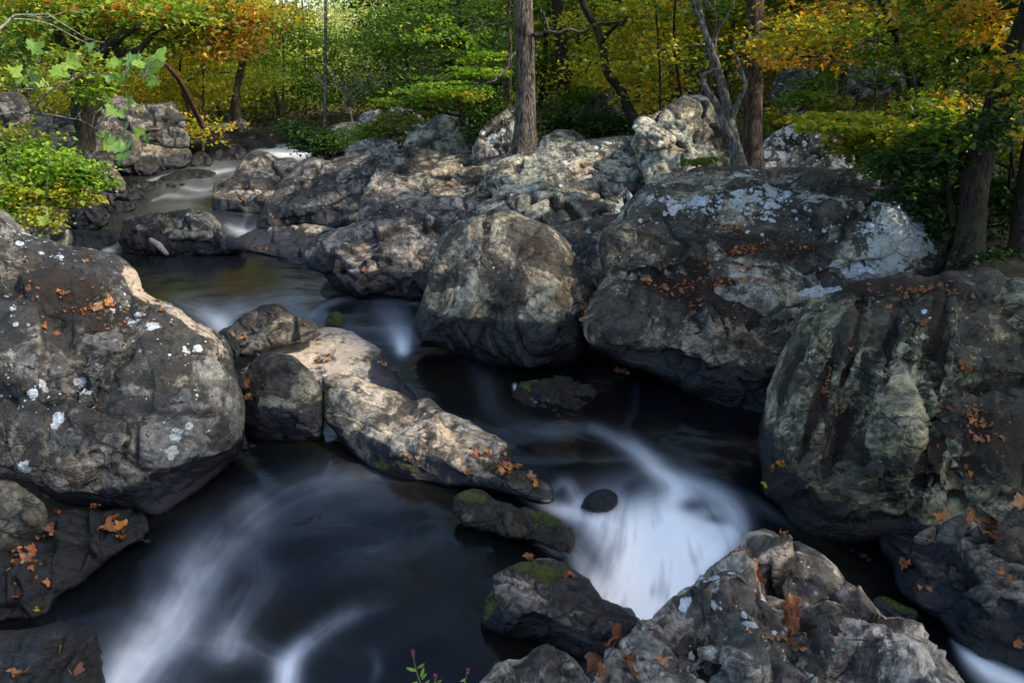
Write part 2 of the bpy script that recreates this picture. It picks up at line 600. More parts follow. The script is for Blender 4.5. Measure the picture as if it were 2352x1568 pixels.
M_ROCK = make_rock_mat()
M_WATER = make_water_mat()
M_GROUND = make_ground_mat()
M_LEAF = make_leaf_mat('tree_leaf')
M_DRY = make_leaf_mat('dry_fallen_leaf', 0.12, 0.6)
M_BARK_G = make_bark_mat('grey_ridged_bark', (0.022, 0.018, 0.014), (0.21, 0.175, 0.14), 0.2)
M_BARK_B = make_bark_mat('brown_bark', (0.018, 0.012, 0.009), (0.14, 0.10, 0.075), 0.25)
M_BARK_P = make_bark_mat('pale_smooth_bark', (0.04, 0.038, 0.034), (0.18, 0.175, 0.155), 0.35, 0.5)
M_BARK_D = make_bark_mat('dark_mossy_bark', (0.008, 0.007, 0.005), (0.045, 0.038, 0.026), 0.5)
M_BARK_R = make_bark_mat('red_brown_dead_wood', (0.03, 0.015, 0.01), (0.15, 0.075, 0.05), 0.1)
M_TWIG = make_bark_mat('grey_twig', (0.20, 0.19, 0.175), (0.42, 0.40, 0.36), 0.05)
# ------------------------------------------------------------------ water level field (traced where the stream runs)
WL = [(500,640,.25),(600,700,.25),(430,600,.25),(330,600,.26),(760,705,.22),(850,680,.2),(930,690,.2),(900,740,.14),(930,800,0),(1000,850,0),
 (1100,930,0),(1250,950,0),(1400,900,0),(1600,950,0),(1700,1000,0),(1300,1050,-.02),(1450,1050,-.03),(1650,1080,-.02),(1500,1120,-.10),(1400,1180,-.18),
 (1600,1180,-.2),(1500,1250,-.38),(1400,1300,-.5),(1600,1250,-.4),(1480,1350,-.62),(1480,1430,-.78),(1560,1420,-.8),(1750,1180,-.2),(1850,1225,-.3),
 (1950,1300,-.45),(2050,1450,-.6),(2200,1500,-.66),(2300,1560,-.72),(700,1080,-.1),(900,1150,-.1),(1100,1250,-.1),(1250,1270,-.12),(900,1300,-.12),
 (700,1200,-.12),(500,1200,-.15),(800,1500,-.3),(1000,1560,-.3),(1000,1450,-.2),(600,1350,-.2),(400,1400,-.3),(300,1560,-.48),(600,1560,-.42),
 (250,1400,-.25),(1350,1500,-.3),(1330,1300,-.3),(1180,1440,-.2),(860,1065,-.1),(650,1000,-.1),
 (570,520,.40),(450,480,.45),(300,520,.38),(230,570,.30),(400,440,.5),(350,420,.53),(480,400,.58),(530,375,.62),(600,365,.7),(650,350,.8),(680,340,.85)]
_w = np.array(WL)
WCP = np.array([at_z(u, v, z)[:2] for u, v, z in WL])
WCZ = _w[:, 2]


def water_z(xy):
    return shepard(np.asarray(xy, float), WCP, WCZ, 4.0, 0.10)


CORR = [(-900,2600,-.3),(-400,1800,-.3),(-300,1330,-.2),(300,1215,-.15),(480,1050,-.1),(560,930,0),(470,740,.25),(280,620,.26),(190,590,.3),(150,545,.35),(225,490,.42),(270,450,.5),
 (290,405,.55),(400,385,.6),(520,363,.7),(600,345,.8),(660,322,.95),(730,322,.95),(690,350,.8),(650,385,.65),(640,440,.5),(620,510,.4),(700,570,.25),(820,620,.25),(960,650,.2),
 (1040,760,.05),(1300,800,0),(1500,840,0),(1770,930,0),(1850,1130,-.1),(2080,1215,-.3),(2600,1330,-.5),(3000,1800,-.7),(3600,2600,-.7)]
CORR_XY = np.array([at_z(u, v, z)[:2] for u, v, z in CORR])

TERR = [(1205,350,15.5),(1300,300,19),(1727,392,12.5),(1690,385,12.6),(2230,610,9.3),(2340,640,8.4),(2300,480,12),(1930,275,18),(2100,300,17),(2000,120,32),(1500,190,30),(1350,260,23),
 (1100,285,22),(950,310,24),(850,325,26),(746,318,30),(560,300,31),(465,297,27),(190,350,16),(50,330,15),(100,230,25),(300,255,27),(400,280,29),(120,420,13),(1600,330,14.5),
 (2352,250,20),(1450,300,19),(-200,500,11),(-300,900,7),(2700,700,8),(2600,300,22)]
_t = [at(u, v, d) for u, v, d in TERR]
TXY = [p[:2] for p in _t]
TZ = [p[2] for p in _t]
for x, y, z in [(-60,60,6),(0,80,2.4),(-20,90,2.8),(40,70,9),(80,60,14),(-80,30,8),(0,160,7),(-60,150,9),(70,150,18),(-25,50,2.4),(-12,60,1.8),(20,50,6.0),(-14,36,1.6),
                (6,-12,1.6),(-10,-10,1.6),(0,-3,0.3),(0,1,-.3),(-4,2,-.2),(4,2,-.2),(12,-4,1.5),(40,0,6),(-40,0,5),(0,-60,6),(-150,60,18),(150,60,24),(0,400,14),(-250,300,26),(250,300,40),(-200,-60,18),(200,-60,18)]:
    TXY.append(np.array([x, y], float)); TZ.append(z)
TXY = np.array(TXY); TZ = np.array(TZ)


def terrain_z(xy):
    xy = np.asarray(xy, float)
    land = shepard(xy, TXY, TZ, 3.0, 0.6)
    wz = water_z(xy)
    d = seg_dist(xy[:, 0], xy[:, 1], CORR_XY)
    ins = in_poly(xy[:, 0], xy[:, 1], CORR_XY)
    d = np.where(ins, -d, d)
    r = np.hypot(xy[:, 0], xy[:, 1])
    width = 0.9 + 0.06 * r
    k = sstep(-0.25, 1.0, d / width)
    p3 = np.stack([xy[:, 0], xy[:, 1], np.zeros(len(xy))], -1)
    rough = fbm(p3 * 0.5, 4, 5) * 0.25 * k + fbm(p3 * 2.4, 3, 9) * 0.05 * k
    return (wz - 0.45) * (1 - k) + (land - 0.15) * k + rough


# ------------------------------------------------------------------ foam, with painted sky sheen, laid along the traced currents: (points, width, strength)
FOAM_AND_SHEEN = [
 ([(470,400),(420,450),(400,500),(420,540)], [70,90,110,80], [.13,.14,.14,.12]),  # milky film, broadened to tint the upstream water like reflected sky
 ([(600,365),(540,385),(480,400)], [30,34,44], [.2,.15,.13]),
 ([(570,500),(560,530)], [50,50], [.13,.16]),
 ([(480,720),(560,715),(660,690)], [36,34,30], [.22,.14,.07]),
 ([(850,700),(880,740),(900,780)], [50,46,40], [.06,.10,.14]),
 ([(1500,1230),(1500,1330),(1500,1430)], [95,85,80], [.85,.99,1.0]),
 ([(1400,1200),(1450,1260),(1470,1340)], [60,60,60], [.7,.9,.95]),
 ([(1600,1230),(1560,1300)], [60,60], [.75,.9]),
 ([(1590,1140),(1640,1200)], [44,44], [.35,.5]),
 ([(440,1330),(400,1430),(340,1530)], [90,100,110], [.08,.18,.24]),
 ([(1010,1078),(900,1084),(780,1100),(680,1128),(590,1172),(520,1232),(470,1300),(420,1380),(370,1460),(310,1540),(270,1620)], [14,24,32,42,50,56,58,58,55,55,60], [.04,.11,.15,.18,.23,.29,.34,.38,.41,.44,.44]),
 ([(594,1238),(605,1328),(576,1382),(540,1436),(522,1490)], [40,38,36,36,34], [.05,.12,.18,.28,.30]),
 ([(420,1290),(436,1364),(385,1450),(306,1526),(250,1600)], [30,34,36,36,40], [.08,.24,.33,.45,.45]),
 ([(655,1600),(668,1520),(720,1465),(792,1418),(847,1393),(920,1375)], [30,26,24,24,26,30], [.9,.7,.34,.22,.11,.02]),
 ([(440,1470),(540,1478),(612,1510),(660,1530)], [28,34,30,28], [.18,.26,.2,.32]),
 ([(500,1600),(600,1590),(680,1600)], [16,16,16], [.2,.25,.5]),
 ([(860,1500),(868,1530),(858,1560)], [14,12,12], [.05,.14,.07]),
 ([(1170,1118),(1230,1152),(1300,1172),(1380,1192),(1450,1235),(1480,1300),(1480,1400),(1480,1490)], [6,12,20,34,50,66,72,80], [.35,.6,.75,.85,.95,1.0,1.0,1.0]),
 ([(1360,985),(1440,1022),(1500,1068),(1550,1120),(1550,1180),(1530,1260),(1500,1340),(1480,1460)], [14,18,22,30,42,66,80,90], [.12,.28,.6,.8,.85,1.0,1.0,1.0]),
 ([(1530,1085),(1620,1122),(1680,1165),(1690,1215),(1640,1265),(1580,1320),(1520,1400)], [14,18,22,30,44,54,60], [.15,.25,.45,.6,.9,.95,1.0]),
 ([(1640,1110),(1740,1160),(1820,1200),(1900,1240)], [12,16,14,10], [.12,.18,.12,.03]),
 ([(1415,1160),(1430,1115),(1465,1088),(1500,1080)], [12,12,10,10], [.3,.14,.06,.05]),
 ([(1310,1260),(1350,1320),(1390,1370),(1420,1400)], [22,30,34,36], [.3,.6,.8,.9]),
 ([(1265,1125),(1300,1110),(1330,1150)], [12,14,16], [.2,.25,.4]),
 ([(940,802),(1020,806),(1085,832),(1118,885),(1140,940),(1200,975),(1270,990),(1350,984),(1420,1008),(1500,1060)], [12,14,20,26,24,20,16,16,20,22], [.10,.07,.09,.08,.10,.11,.15,.10,.14,.25]),
 ([(1462,880),(1458,940),(1440,985),(1480,1030)], [8,10,12,16], [.03,.05,.06,.1]),
 ([(702,735),(740,708),(790,685),(850,673),(900,678),(960,690)], [7,9,10,9,10,10], [.2,.26,.24,.28,.55,.4]),
 ([(890,690),(912,740),(922,775),(925,800)], [34,32,24,16], [.12,.3,.55,.9]),
 ([(400,695),(450,712),(500,738),(515,752)], [18,18,18,16], [.12,.35,.7,.6]),
 ([(500,760),(540,715),(600,700),(690,690)], [20,26,30,30], [.5,.25,.16,.10]),
 ([(443,583),(500,579),(545,571),(600,577),(690,604)], [3,3,4,3,2], [.5,.6,.8,.5,.3]),
 ([(240,578),(262,570),(278,555)], [7,8,7], [.5,.6,.3]),
 ([(520,520),(550,532),(580,532),(600,522)], [8,10,10,8], [.25,.6,.75,.5]),
 ([(330,418),(390,403),(430,398)], [3,4,3], [.3,.4,.2]),
 ([(350,462),(385,450),(440,452),(520,440)], [3,5,4,3], [.25,.32,.18,.1]),
 ([(470,402),(500,396),(540,388)], [4,5,4], [.4,.6,.2]),
 ([(420,430),(460,437),(500,430)], [5,6,5], [.15,.25,.2]),
 ([(600,352),(650,350),(700,352)], [14,16,16], [.9,1,1]),  # sky reflection painted white on the far water
 ([(2190,1470),(2235,1510),(2290,1545),(2380,1590)], [8,22,36,44], [.5,.95,1.0,1.0]),
 ([(1490,852),(1550,876),(1640,914),(1672,931)], [2,2.5,3,2], [.3,.55,.6,.3]),
 ([(1182,884),(1190,902),(1228,924)], [4,5,4], [.8,1.0,.9]),
 ([(985,792),(1080,818),(1170,836)], [2,2.5,2], [.3,.3,.15]),
]


def resample(pts, vals, step):
    pts = np.asarray(pts, float)
    # Catmull-Rom
    P = np.vstack([2 * pts[0] - pts[1], pts, 2 * pts[-1] - pts[-2]])
    V = [np.asarray(v, float) for v in vals]
    o, ov = [], [[] for _ in V]
    for i in range(1, len(P) - 2):
        n = max(2, int(np.linalg.norm(P[i + 1] - P[i]) / step))
        for k in range(n):
            t = k / n
            o.append(0.5 * (2 * P[i] + (P[i + 1] - P[i - 1]) * t + (2 * P[i - 1] - 5 * P[i] + 4 * P[i + 1] - P[i + 2]) * t * t + (3 * P[i] - P[i - 1] - 3 * P[i + 1] + P[i + 2]) * t ** 3))
            for a, b in zip(V, ov):
                b.append(a[i - 1] * (1 - t) + a[i] * t)
    o.append(pts[-1])
    for a, b in zip(V, ov):
        b.append(a[-1])
    return np.array(o), [np.array(b) for b in ov]


def foam_and_sheen_at(p):
    u, v = proj(p)
    keep = np.ones(len(p))
    for k, (pts, w, s) in enumerate(FOAM_AND_SHEEN):
        line, (ww, ss) = resample(pts, [w, s], 9.0)
        x0, y0 = line.min(0) - 3 * ww.max()
        x1, y1 = line.max(0) + 3 * ww.max()
        idx = np.where((u > x0) & (u < x1) & (v > y0) & (v < y1))[0]
        if not len(idx):
            continue
        uu, vv = u[idx], v[idx]
        seg = np.hypot(*np.diff(line, axis=0).T)
        acc = np.concatenate([[0], np.cumsum(seg)])
        best = np.full(len(idx), 1e9); bt = np.zeros(len(idx)); bs = np.zeros(len(idx)); bd = np.zeros(len(idx))
        for i in range(len(line) - 1):
            a, b = line[i], line[i + 1]
            d = b - a
            t = ((uu - a[0]) * d[0] + (vv - a[1]) * d[1]) / (d @ d + 1e-9)
            tc = np.clip(t, 0, 1)
            dx, dy = uu - a[0] - tc * d[0], vv - a[1] - tc * d[1]
            dist = np.hypot(dx, dy)
            m = dist < best
            best = np.where(m, dist, best)
            bt = np.where(m, i + tc, bt)
            bs = np.where(m, acc[i] + tc * seg[i], bs)
            bd = np.where(m, np.sign(d[0] * dy - d[1] * dx) * dist, bd)
        wv = np.interp(bt, np.arange(len(line)), ww)
        sv = np.interp(bt, np.arange(len(line)), ss)
        q = np.stack([bs / 150.0, bd / np.maximum(wv, 4) * 2.2, np.full(len(idx), k * 3.1)], -1)
        st = fbm(q, 4, 20 + k) * 0.55
        q2 = np.stack([uu / 90.0, vv / 90.0, np.full(len(idx), 1.7 * k)], -1)
        cl = fbm(q2, 3, 60 + k)
        g = np.exp(-(best / wv) ** 2 * 0.8)
        soft = np.clip(1.0 + st * np.maximum(1.05 - sv, .35) + cl * (1.05 - sv) * 0.8, 0.05, 1.5)
        keep[idx] *= 1 - np.clip(sv * g * soft, 0, 0.985)
    f = 1 - keep
    # strands of the falling water fan out from the lip of the cascade
    m = np.where((u > 1280) & (u < 1760) & (v > 1090) & (v < 1520))[0]
    a = np.arctan2(u[m] - 1520, v[m] - 900)
    r = np.hypot(u[m] - 1520, v[m] - 900)
    q = np.stack([a * 11 + 0.5 * np.sin(r / 90), r / 230, np.zeros(len(m))], -1)
    st = fbm(q, 3, 91, .5) + .35 * fbm(np.stack([u[m] / 70, v[m] / 70, np.ones(len(m))], -1), 3, 95)
    f[m] *= 1 - sstep(-.05, .5, st) * .26 * sstep(1090, 1180, v[m])
    # drowned stones darken the foam
    f *= 1 - .62 * np.exp(-((u - 1592) / 34) ** 2 - ((v - 1160) / 17) ** 2)
    f *= 1 - .45 * np.exp(-((u - 1640 - (v - 1190)) / 26) ** 2 - ((v - 1192) / 14) ** 2)
    f *= 1 - .5 * np.exp(-((u - 1445) / 30) ** 2 - ((v - 1120) / 26) ** 2)
    return np.clip(f, 0, 1)


def build_water():
    az = np.radians(np.arange(-40, 40.01, 0.12))
    r = [3.6]
    while r[-1] < 42:
        r.append(r[-1] * 1.0042 if r[-1] < 16 else r[-1] * 1.006)
    r = np.array(r)
    A, R = np.meshgrid(az, r)
    xy = np.stack([(R * np.sin(A)).ravel(), (R * np.cos(A)).ravel()], -1)
    z = water_z(xy)
    na, nr = len(az), len(r)
    d = seg_dist(xy[:, 0], xy[:, 1], CORR_XY)
    ok = in_poly(xy[:, 0], xy[:, 1], CORR_XY) | (d < 0.5)
    p = np.column_stack([xy, z])
    f = foam_and_sheen_at(p)
    # standing waves and lumps, higher where the current is fast
    q = np.column_stack([xy, np.zeros(len(xy))])
    p[:, 2] += fbm(q * 1.3, 2, 31) * (0.010 + 0.05 * f) + fbm(q * 4, 2, 33) * (0.002 + 0.006 * f)
    i = np.arange(nr - 1)[:, None] * na + np.arange(na - 1)[None]
    fc = np.stack([i, i + 1, i + na + 1, i + na], -1).reshape(-1, 4)
    fc = fc[ok[fc].all(1)]
    used = np.unique(fc)
    mp = np.full(len(p), -1)
    mp[used] = np.arange(len(used))
    o = mesh_np('water', p[used], mp[fc], M_WATER, cols={'foam_and_sheen': np.repeat(f[used][:, None], 3, 1)})
    tag(o, kind='structure')
    return o


build_water()
# ------------------------------------------------------------------ boulders
SURF = {'u': [], 'v': [], 't': [], 'p': [], 'n': []}


def grid_inside(poly, s, jit_seed):
    (x0, y0), (x1, y1) = poly.min(0) - s, poly.max(0) + s
    nx, ny = int((x1 - x0) / s) + 2, int((y1 - y0) / s) + 2
    X, Y = np.meshgrid(x0 + np.arange(nx) * s, y0 + np.arange(ny) * s)
    cin = in_poly(X[:-1, :-1].ravel() + s / 2, Y[:-1, :-1].ravel() + s / 2, poly).reshape(ny - 1, nx - 1)
    idx = np.arange(nx * ny).reshape(ny, nx)
    q = np.stack([idx[:-1, :-1], idx[1:, :-1], idx[1:, 1:], idx[:-1, 1:]], -1)[cin]
    cnt = np.bincount(q.ravel(), minlength=nx * ny)
    used = np.where(cnt > 0)[0]
    mp = np.full(nx * ny, -1); mp[used] = np.arange(len(used))
    u, v = X.ravel()[used], Y.ravel()[used]
    rim = cnt[used] < 4
    d, bx, by = seg_dist(u, v, poly, near=True)
    u = np.where(rim, bx, u); v = np.where(rim, by, v)
    d = np.where(rim, 0, d)
    return u, v, d, rim, mp[q]


def vnormals(p, f):
    n = np.zeros_like(p)
    a = np.cross(p[f[:, 2]] - p[f[:, 0]], p[f[:, 3]] - p[f[:, 1]])
    for k in range(4):
        np.add.at(n, f[:, k], a)
    return n / (np.linalg.norm(n, axis=1, keepdims=True) + 1e-12)


ROCKN = [0]


def rock(name, label, cat, outline, anchor, slope=40, az=0, h=None, R=None, base=(0.20, 0.19, 0.175), tan=0.0, lich=0.0, moss=0.0,
         green=0.2, wet=0.0, strata=None, rough=1.0, crack=0.5, facet=0.26, elong=2.6, warp=1.0, lobes=(), paint=(), s=None, group=None, smooth_out=True):
    ROCKN[0] += 1
    seed = ROCKN[0] * 13
    poly = np.array(outline, float)
    if smooth_out:
        poly, _ = resample(np.vstack([poly, poly[:1]]), [], 14.0)
        poly = poly[:-1]
    u0, v0, kind, val = anchor
    A = at_z(u0, v0, val) if kind == 'z' else at(u0, v0, val)
    t0 = np.linalg.norm(A - ORG)
    s = s or (3.0 if t0 < 9 else 2.4)
    # ragged outline
    k = np.arange(len(poly))
    jit = fbm(np.stack([poly[:, 0] / 26, poly[:, 1] / 26, np.full(len(poly), seed * .37)], -1), 3, seed) * min(6.0, 40.0 / t0)
    cen = poly.mean(0)
    dirs = poly - cen
    dirs /= np.linalg.norm(dirs, axis=1, keepdims=True)
    poly = poly + dirs * jit[:, None]
    u, v, d, rim, f = grid_inside(poly, s, seed)
    sl, a = math.radians(slope), math.radians(az)
    n = np.array([math.sin(a) * math.sin(sl), -math.cos(a) * math.sin(sl), math.cos(sl)])
    r = rays(u, v)
    t = ((A - ORG) @ n) / np.minimum(r @ n, -0.05)
    t = np.clip(t, 0.55 * t0, 1.9 * t0)
    dm = d * t / FPX
    L = math.sqrt(len(u)) * s * t0 / FPX
    h = 0.26 * L if h is None else h
    R = 0.42 * L if R is None else R
    g = np.sqrt(np.clip(1 - (1 - np.minimum(dm / R, 1)) ** 2, 0, 1))
    tf = t - h * g
    crk = np.zeros(len(u))
    for (lu, lv, ru, rv, ang, hh) in lobes:
        c_, s_ = math.cos(math.radians(ang)), math.sin(math.radians(ang))
        du = ((u - lu) * c_ + (v - lv) * s_) / ru
        dv = (-(u - lu) * s_ + (v - lv) * c_) / rv
        q = np.stack([u / 60, v / 60, np.full(len(u), seed + hh)], -1)
        e = np.maximum(np.sqrt(du ** 2 + dv ** 2) + fbm(q, 3, seed + 3) * 0.22, 0)
        if hh >= 0:
            tf -= hh * np.sqrt(np.clip(1 - np.minimum(e, 1) ** 2.5, 0, 1)) * sstep(0, 0.12, dm)
            crk = np.maximum(crk, (1 - sstep(0.0, 0.06, np.abs(e - 1.02))) * 0.8 * sstep(-0.1, 0.25, fbm(q * 2.5 + 7, 2, seed + 6)))
        else:
            tf -= hh * sstep(1.0, 0.55, e)
    p = ORG + r * tf[:, None]
    nrm = vnormals(p, f)
    # relief
    amp = rough * min(L, 1.6)
    q = p / max(L, 0.25)
    wq = q * 2.4 + 0.10 * np.stack([fbm(q * 3 + 3, 2, seed + 70), fbm(q * 3 + 23, 2, seed + 71), fbm(q * 3 + 43, 2, seed + 72)], -1)
    f1, f2, fid, fv = worley(wq, seed + 50, vec=True)
    fg = np.stack([np.sin(fid * 97.0), np.cos(fid * 61.0), np.sin(fid * 43.0 + 1)], -1)
    f1b, f2b, fidb, fvb = worley(q * 6.0 + 7 + 0.2 * fbm(q * 5, 2, seed + 74)[:, None], seed + 52, vec=True)
    fgb = np.stack([np.sin(fidb * 97.0), np.cos(fidb * 61.0), np.sin(fidb * 43.0 + 1)], -1)
    fac = (fv * fg).sum(1) / 2.4 + (fvb * fgb).sum(1) / 6.0 * 0.6
    disp = amp * facet * fac * (0.35 + 0.65 * np.clip((f2 - f1) * 8, 0, 1))
    disp += amp * (0.06 * fbm(q * 2.2 + seed, 3, seed) + 0.022 * fbm(q * 6.5 + seed, 4, seed + 5, 0.5))
    wp = p + np.stack([fbm(q * 1.8 + 9, 3, seed + 8), fbm(q * 1.8 + 31, 3, seed + 9), fbm(q * 1.8 + 57, 3, seed + 10)], -1) * 0.16 * L * warp
    if strata is None:
        strata = ((-0.35, -0.25, 0.9), 0.30 * L, 0.0)
    sd = np.array(strata[0], float); sd /= np.linalg.norm(sd)
    th = strata[1]
    wp = p + (wp - p) * 0.45
    r3 = np.random.default_rng(seed)
    n2 = np.cross(sd, [0.2, 0.3, 1.0] if abs(sd[2]) < .8 else [1.0, 0.35, 0.1]) + r3.normal(size=3) * 0.18
    n2 /= np.linalg.norm(n2)
    n3 = np.cross(sd, n2) + sd * r3.normal() * 0.3
    n3 /= np.linalg.norm(n3)
    c1 = wp @ sd / th + 50.3
    k1 = np.floor(c1).astype(np.int64)
    zz = np.zeros(len(k1), np.int64)
    h1 = (_hash(k1, zz, zz, seed) & 1023) / 1023.0
    c2 = wp @ n2 / (th * elong * (0.7 + 0.6 * h1)) + h1 * 7.7 + 50
    k2 = np.floor(c2).astype(np.int64)
    h2 = (_hash(k1, k2, zz, seed + 1) & 1023) / 1023.0
    c3 = wp @ n3 / (th * elong * (0.8 + 0.9 * h2)) + h2 * 5.3 + 50
    k3 = np.floor(c3).astype(np.int64)
    hb = _hash(k1, k2, k3, seed + 2)
    b1, b2, b3 = (hb & 1023) / 1023.0 - .5, ((hb >> 10) & 1023) / 1023.0 - .5, ((hb >> 20) & 1023) / 1023.0 - .5
    fr1, fr2, fr3 = c1 - k1, c2 - k2, c3 - k3
    e = np.minimum(np.minimum(fr1, 1 - fr1), elong * np.minimum(np.minimum(fr2, 1 - fr2), np.minimum(fr3, 1 - fr3)))
    gate = sstep(-0.02 - 0.24 * crack, 0.30 - 0.2 * crack, fbm(q * 2.6 + 5, 3, seed + 11))
    wid = (0.045 + 0.06 * (fbm(q * 5 + 15, 2, seed + 12) + .4)) * max(1.0, 0.022 * t0 / 9 / (th * .09)) * (1.6 if t0 > 11 else 1.0)
    ck = np.clip((1 - sstep(0.0, 1.0, e / wid)) * gate * crack * (1.7 if t0 > 11 else 1.15), 0, 1)
    bamp = max(strata[2], amp * 0.12 * (facet / .26))
    soft = np.clip(e / 0.10, 0, 1)
    disp += bamp * (b1 * 1.0 + (fr1 - .5) * (b2 * .8 + .35) + (fr2 - .5) * b3 * 1.0 + (fr3 - .5) * b1 * 1.0) * soft * (0.35 + 0.65 * gate)
    disp -= ck * 0.035 * min(L, 1.2)
    disp -= crk * 0.02 * min(L, 1.2)
    crk = np.maximum(crk, ck)
    disp += 0.010 * min(L, 1) * fbm(p * 9.0, 4, seed + 21, 0.6)
    edge = sstep(0.0, 0.10 * L, dm) * 0.75 + 0.25
    p = p + nrm * (disp * edge)[:, None]
    # surface cover
    ch = {'tan': np.full(len(u), float(tan)), 'lich': np.full(len(u), float(lich)), 'moss': np.full(len(u), float(moss)), 'green': np.full(len(u), float(green))}
    nrm = vnormals(p, f)
    ch['moss'] += 0.25 * (nrm[:, 2] - 0.6) + 0.10 * crk
    ch['lich'] += 0.10 * fbm(q * 2.2 + 77, 2, seed + 30)
    wetv = np.zeros(len(u))
    if wet > 0:
        wz = water_z(p[:, :2])
        wetv = sstep(wet * 2.8, wet * 1.0, p[:, 2] - wz)
    for (cn, lu, lv, ru, rv, ang, am) in paint:
        c_, s_ = math.cos(math.radians(ang)), math.sin(math.radians(ang))
        du = ((u - lu) * c_ + (v - lv) * s_) / ru
        dv = (-(u - lu) * s_ + (v - lv) * c_) / rv
        w = sstep(1.25, 0.45, np.sqrt(du ** 2 + dv ** 2))
        if cn == 'wet':
            wetv = np.clip(wetv + am * w, 0, 1)
        else:
            ch[cn] = ch[cn] + am * w
    ch['lich'] -= wetv * 0.8
    ch['tan'] -= wetv * 1.0
    # back sheet
    pb = ORG + r * (t + h * 0.9 * g + 0.01 * L)[:, None]
    pb[rim] = p[rim]
    nv = len(u)
    bid = np.arange(nv) + nv
    bid[rim] = np.where(rim)[0]
    fb = bid[f][:, ::-1]
    allp = np.concatenate([p, pb])
    allf = np.concatenate([f, fb])
    used = np.unique(allf)
    mp = np.full(len(allp), -1); mp[used] = np.arange(len(used))
    m1 = np.stack([ch['tan'], ch['lich'], ch['moss']], -1)
    m2 = np.stack([wetv, np.clip(crk, 0, 1), ch['green']], -1)
    m1 = np.concatenate([m1, m1])[used]
    m2 = np.concatenate([m2, m2])[used]
    base = tuple(1.45 * b_ for b_ in base)
    hue = 1 + 0.12 * fbm(np.concatenate([q, q])[used] * 1.7, 2, seed + 44)[:, None] * np.array([1, 0.6, 0.1])
    hue = hue * np.array([1.0, 0.99, 0.95])
    o = mesh_np(name, allp[used], mp[allf], M_ROCK, cols={'m1': m1, 'm2': m2, 'base': np.array(base) * hue}, loc=(p[:, 0].mean(), p[:, 1].mean(), p[:, 2].min()))
    tag(o, label, cat, group)
    SURF['u'].append(u[~rim]); SURF['v'].append(v[~rim]); SURF['t'].append(np.linalg.norm(p - ORG, axis=1)[~rim])
    SURF['p'].append(p[~rim]); SURF['n'].append(nrm[~rim])
    return o


GREY = (0.185, 0.18, 0.165)
WARM = (0.215, 0.195, 0.17)
PINK = (0.25, 0.225, 0.195)
OLIVE = (0.175, 0.17, 0.115)
PALE = (0.26, 0.265, 0.235)
DARK = (0.075, 0.072, 0.068)
G1 = 'boulders along the stream'
G2 = 'rocks of the far left bank'
G3 = 'wet rocks in the water'

# foreground and left
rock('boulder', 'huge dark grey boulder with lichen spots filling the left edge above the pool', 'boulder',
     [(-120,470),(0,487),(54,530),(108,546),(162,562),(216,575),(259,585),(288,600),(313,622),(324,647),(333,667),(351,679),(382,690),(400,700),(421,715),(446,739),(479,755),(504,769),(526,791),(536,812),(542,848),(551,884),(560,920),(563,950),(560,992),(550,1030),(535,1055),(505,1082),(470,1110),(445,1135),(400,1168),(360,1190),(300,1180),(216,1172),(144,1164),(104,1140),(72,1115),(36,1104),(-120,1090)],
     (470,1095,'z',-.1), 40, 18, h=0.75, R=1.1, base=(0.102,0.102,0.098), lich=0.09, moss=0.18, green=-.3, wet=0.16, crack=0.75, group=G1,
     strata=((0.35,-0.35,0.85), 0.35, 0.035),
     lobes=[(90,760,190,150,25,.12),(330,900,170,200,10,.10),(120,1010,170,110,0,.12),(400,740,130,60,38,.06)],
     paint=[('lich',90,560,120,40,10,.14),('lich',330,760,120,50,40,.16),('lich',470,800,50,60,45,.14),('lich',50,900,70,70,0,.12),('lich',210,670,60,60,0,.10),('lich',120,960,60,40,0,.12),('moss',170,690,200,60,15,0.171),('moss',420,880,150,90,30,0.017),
            ('tan',424,735,170,44,40,.60),('tan',312,652,34,60,-35,.62),('moss',100,650,120,60,10,0.102),('wet',400,1110,160,50,-30,.5)])  # tan bands along the ridge paint its sunlit edge
rock('boulder', 'small round grey boulder at the left edge wedged under the huge dark boulder', 'boulder',
     [(-100,1090),(0,1100),(36,1106),(65,1124),(90,1146),(106,1170),(108,1198),(90,1222),(54,1242),(18,1268),(-100,1300)], (60,1235,'d',5.9), 50, 10,
     base=(0.055,0.055,0.048), lich=-.04, moss=0.14, green=.2, wet=.1, group=G1)
rock('ledge', 'black wet rock ledge covered with orange leaves at the lower left', 'ledge',
     [(-120,1215),(60,1200),(110,1178),(162,1166),(216,1171),(270,1164),(310,1176),(338,1205),(328,1236),(256,1280),(190,1335),(130,1370),(90,1418),(0,1424),(-120,1424)],
     (250,1285,'z',-.18), 18, 20, h=.22, R=.5, base=(0.009,0.0095,0.011), moss=0.18, green=0.1, wet=.45, crack=.9, strata=((-0.3,-0.5,0.8),.12,.03), group=G1)
rock('ledge', 'black mossy rock ledge in the bottom left corner of the stream', 'ledge',
     [(-120,1455),(0,1447),(54,1443),(126,1432),(173,1440),(209,1461),(225,1490),(236,1526),(246,1610),(200,1700),(-120,1700)],
     (232,1560,'d',5.35), 22, 20, h=.2, R=.5, base=(0.007,0.008,0.007), moss=0.25, green=0.2, wet=.4, crack=.6, group=G1)
rock('boulder', 'egg shaped grey boulder standing upright beside the huge dark boulder', 'boulder',
     [(560,925),(563,880),(576,836),(598,816),(626,809),(659,811),(684,825),(709,848),(727,874),(736,902),(742,938),(745,985),(738,1012),(690,1022),(620,1022),(575,1012),(560,985)],
     (650,995,'z',-.1), 68, -5, h=.42, R=.55, base=(0.155,0.15,0.12), lich=-.05, moss=0.13, green=.3, wet=.20, crack=.2, rough=.6, group=G1,
     paint=[('lich',650,900,50,25,0,.08),('moss',700,840,30,20,30,0.171)])
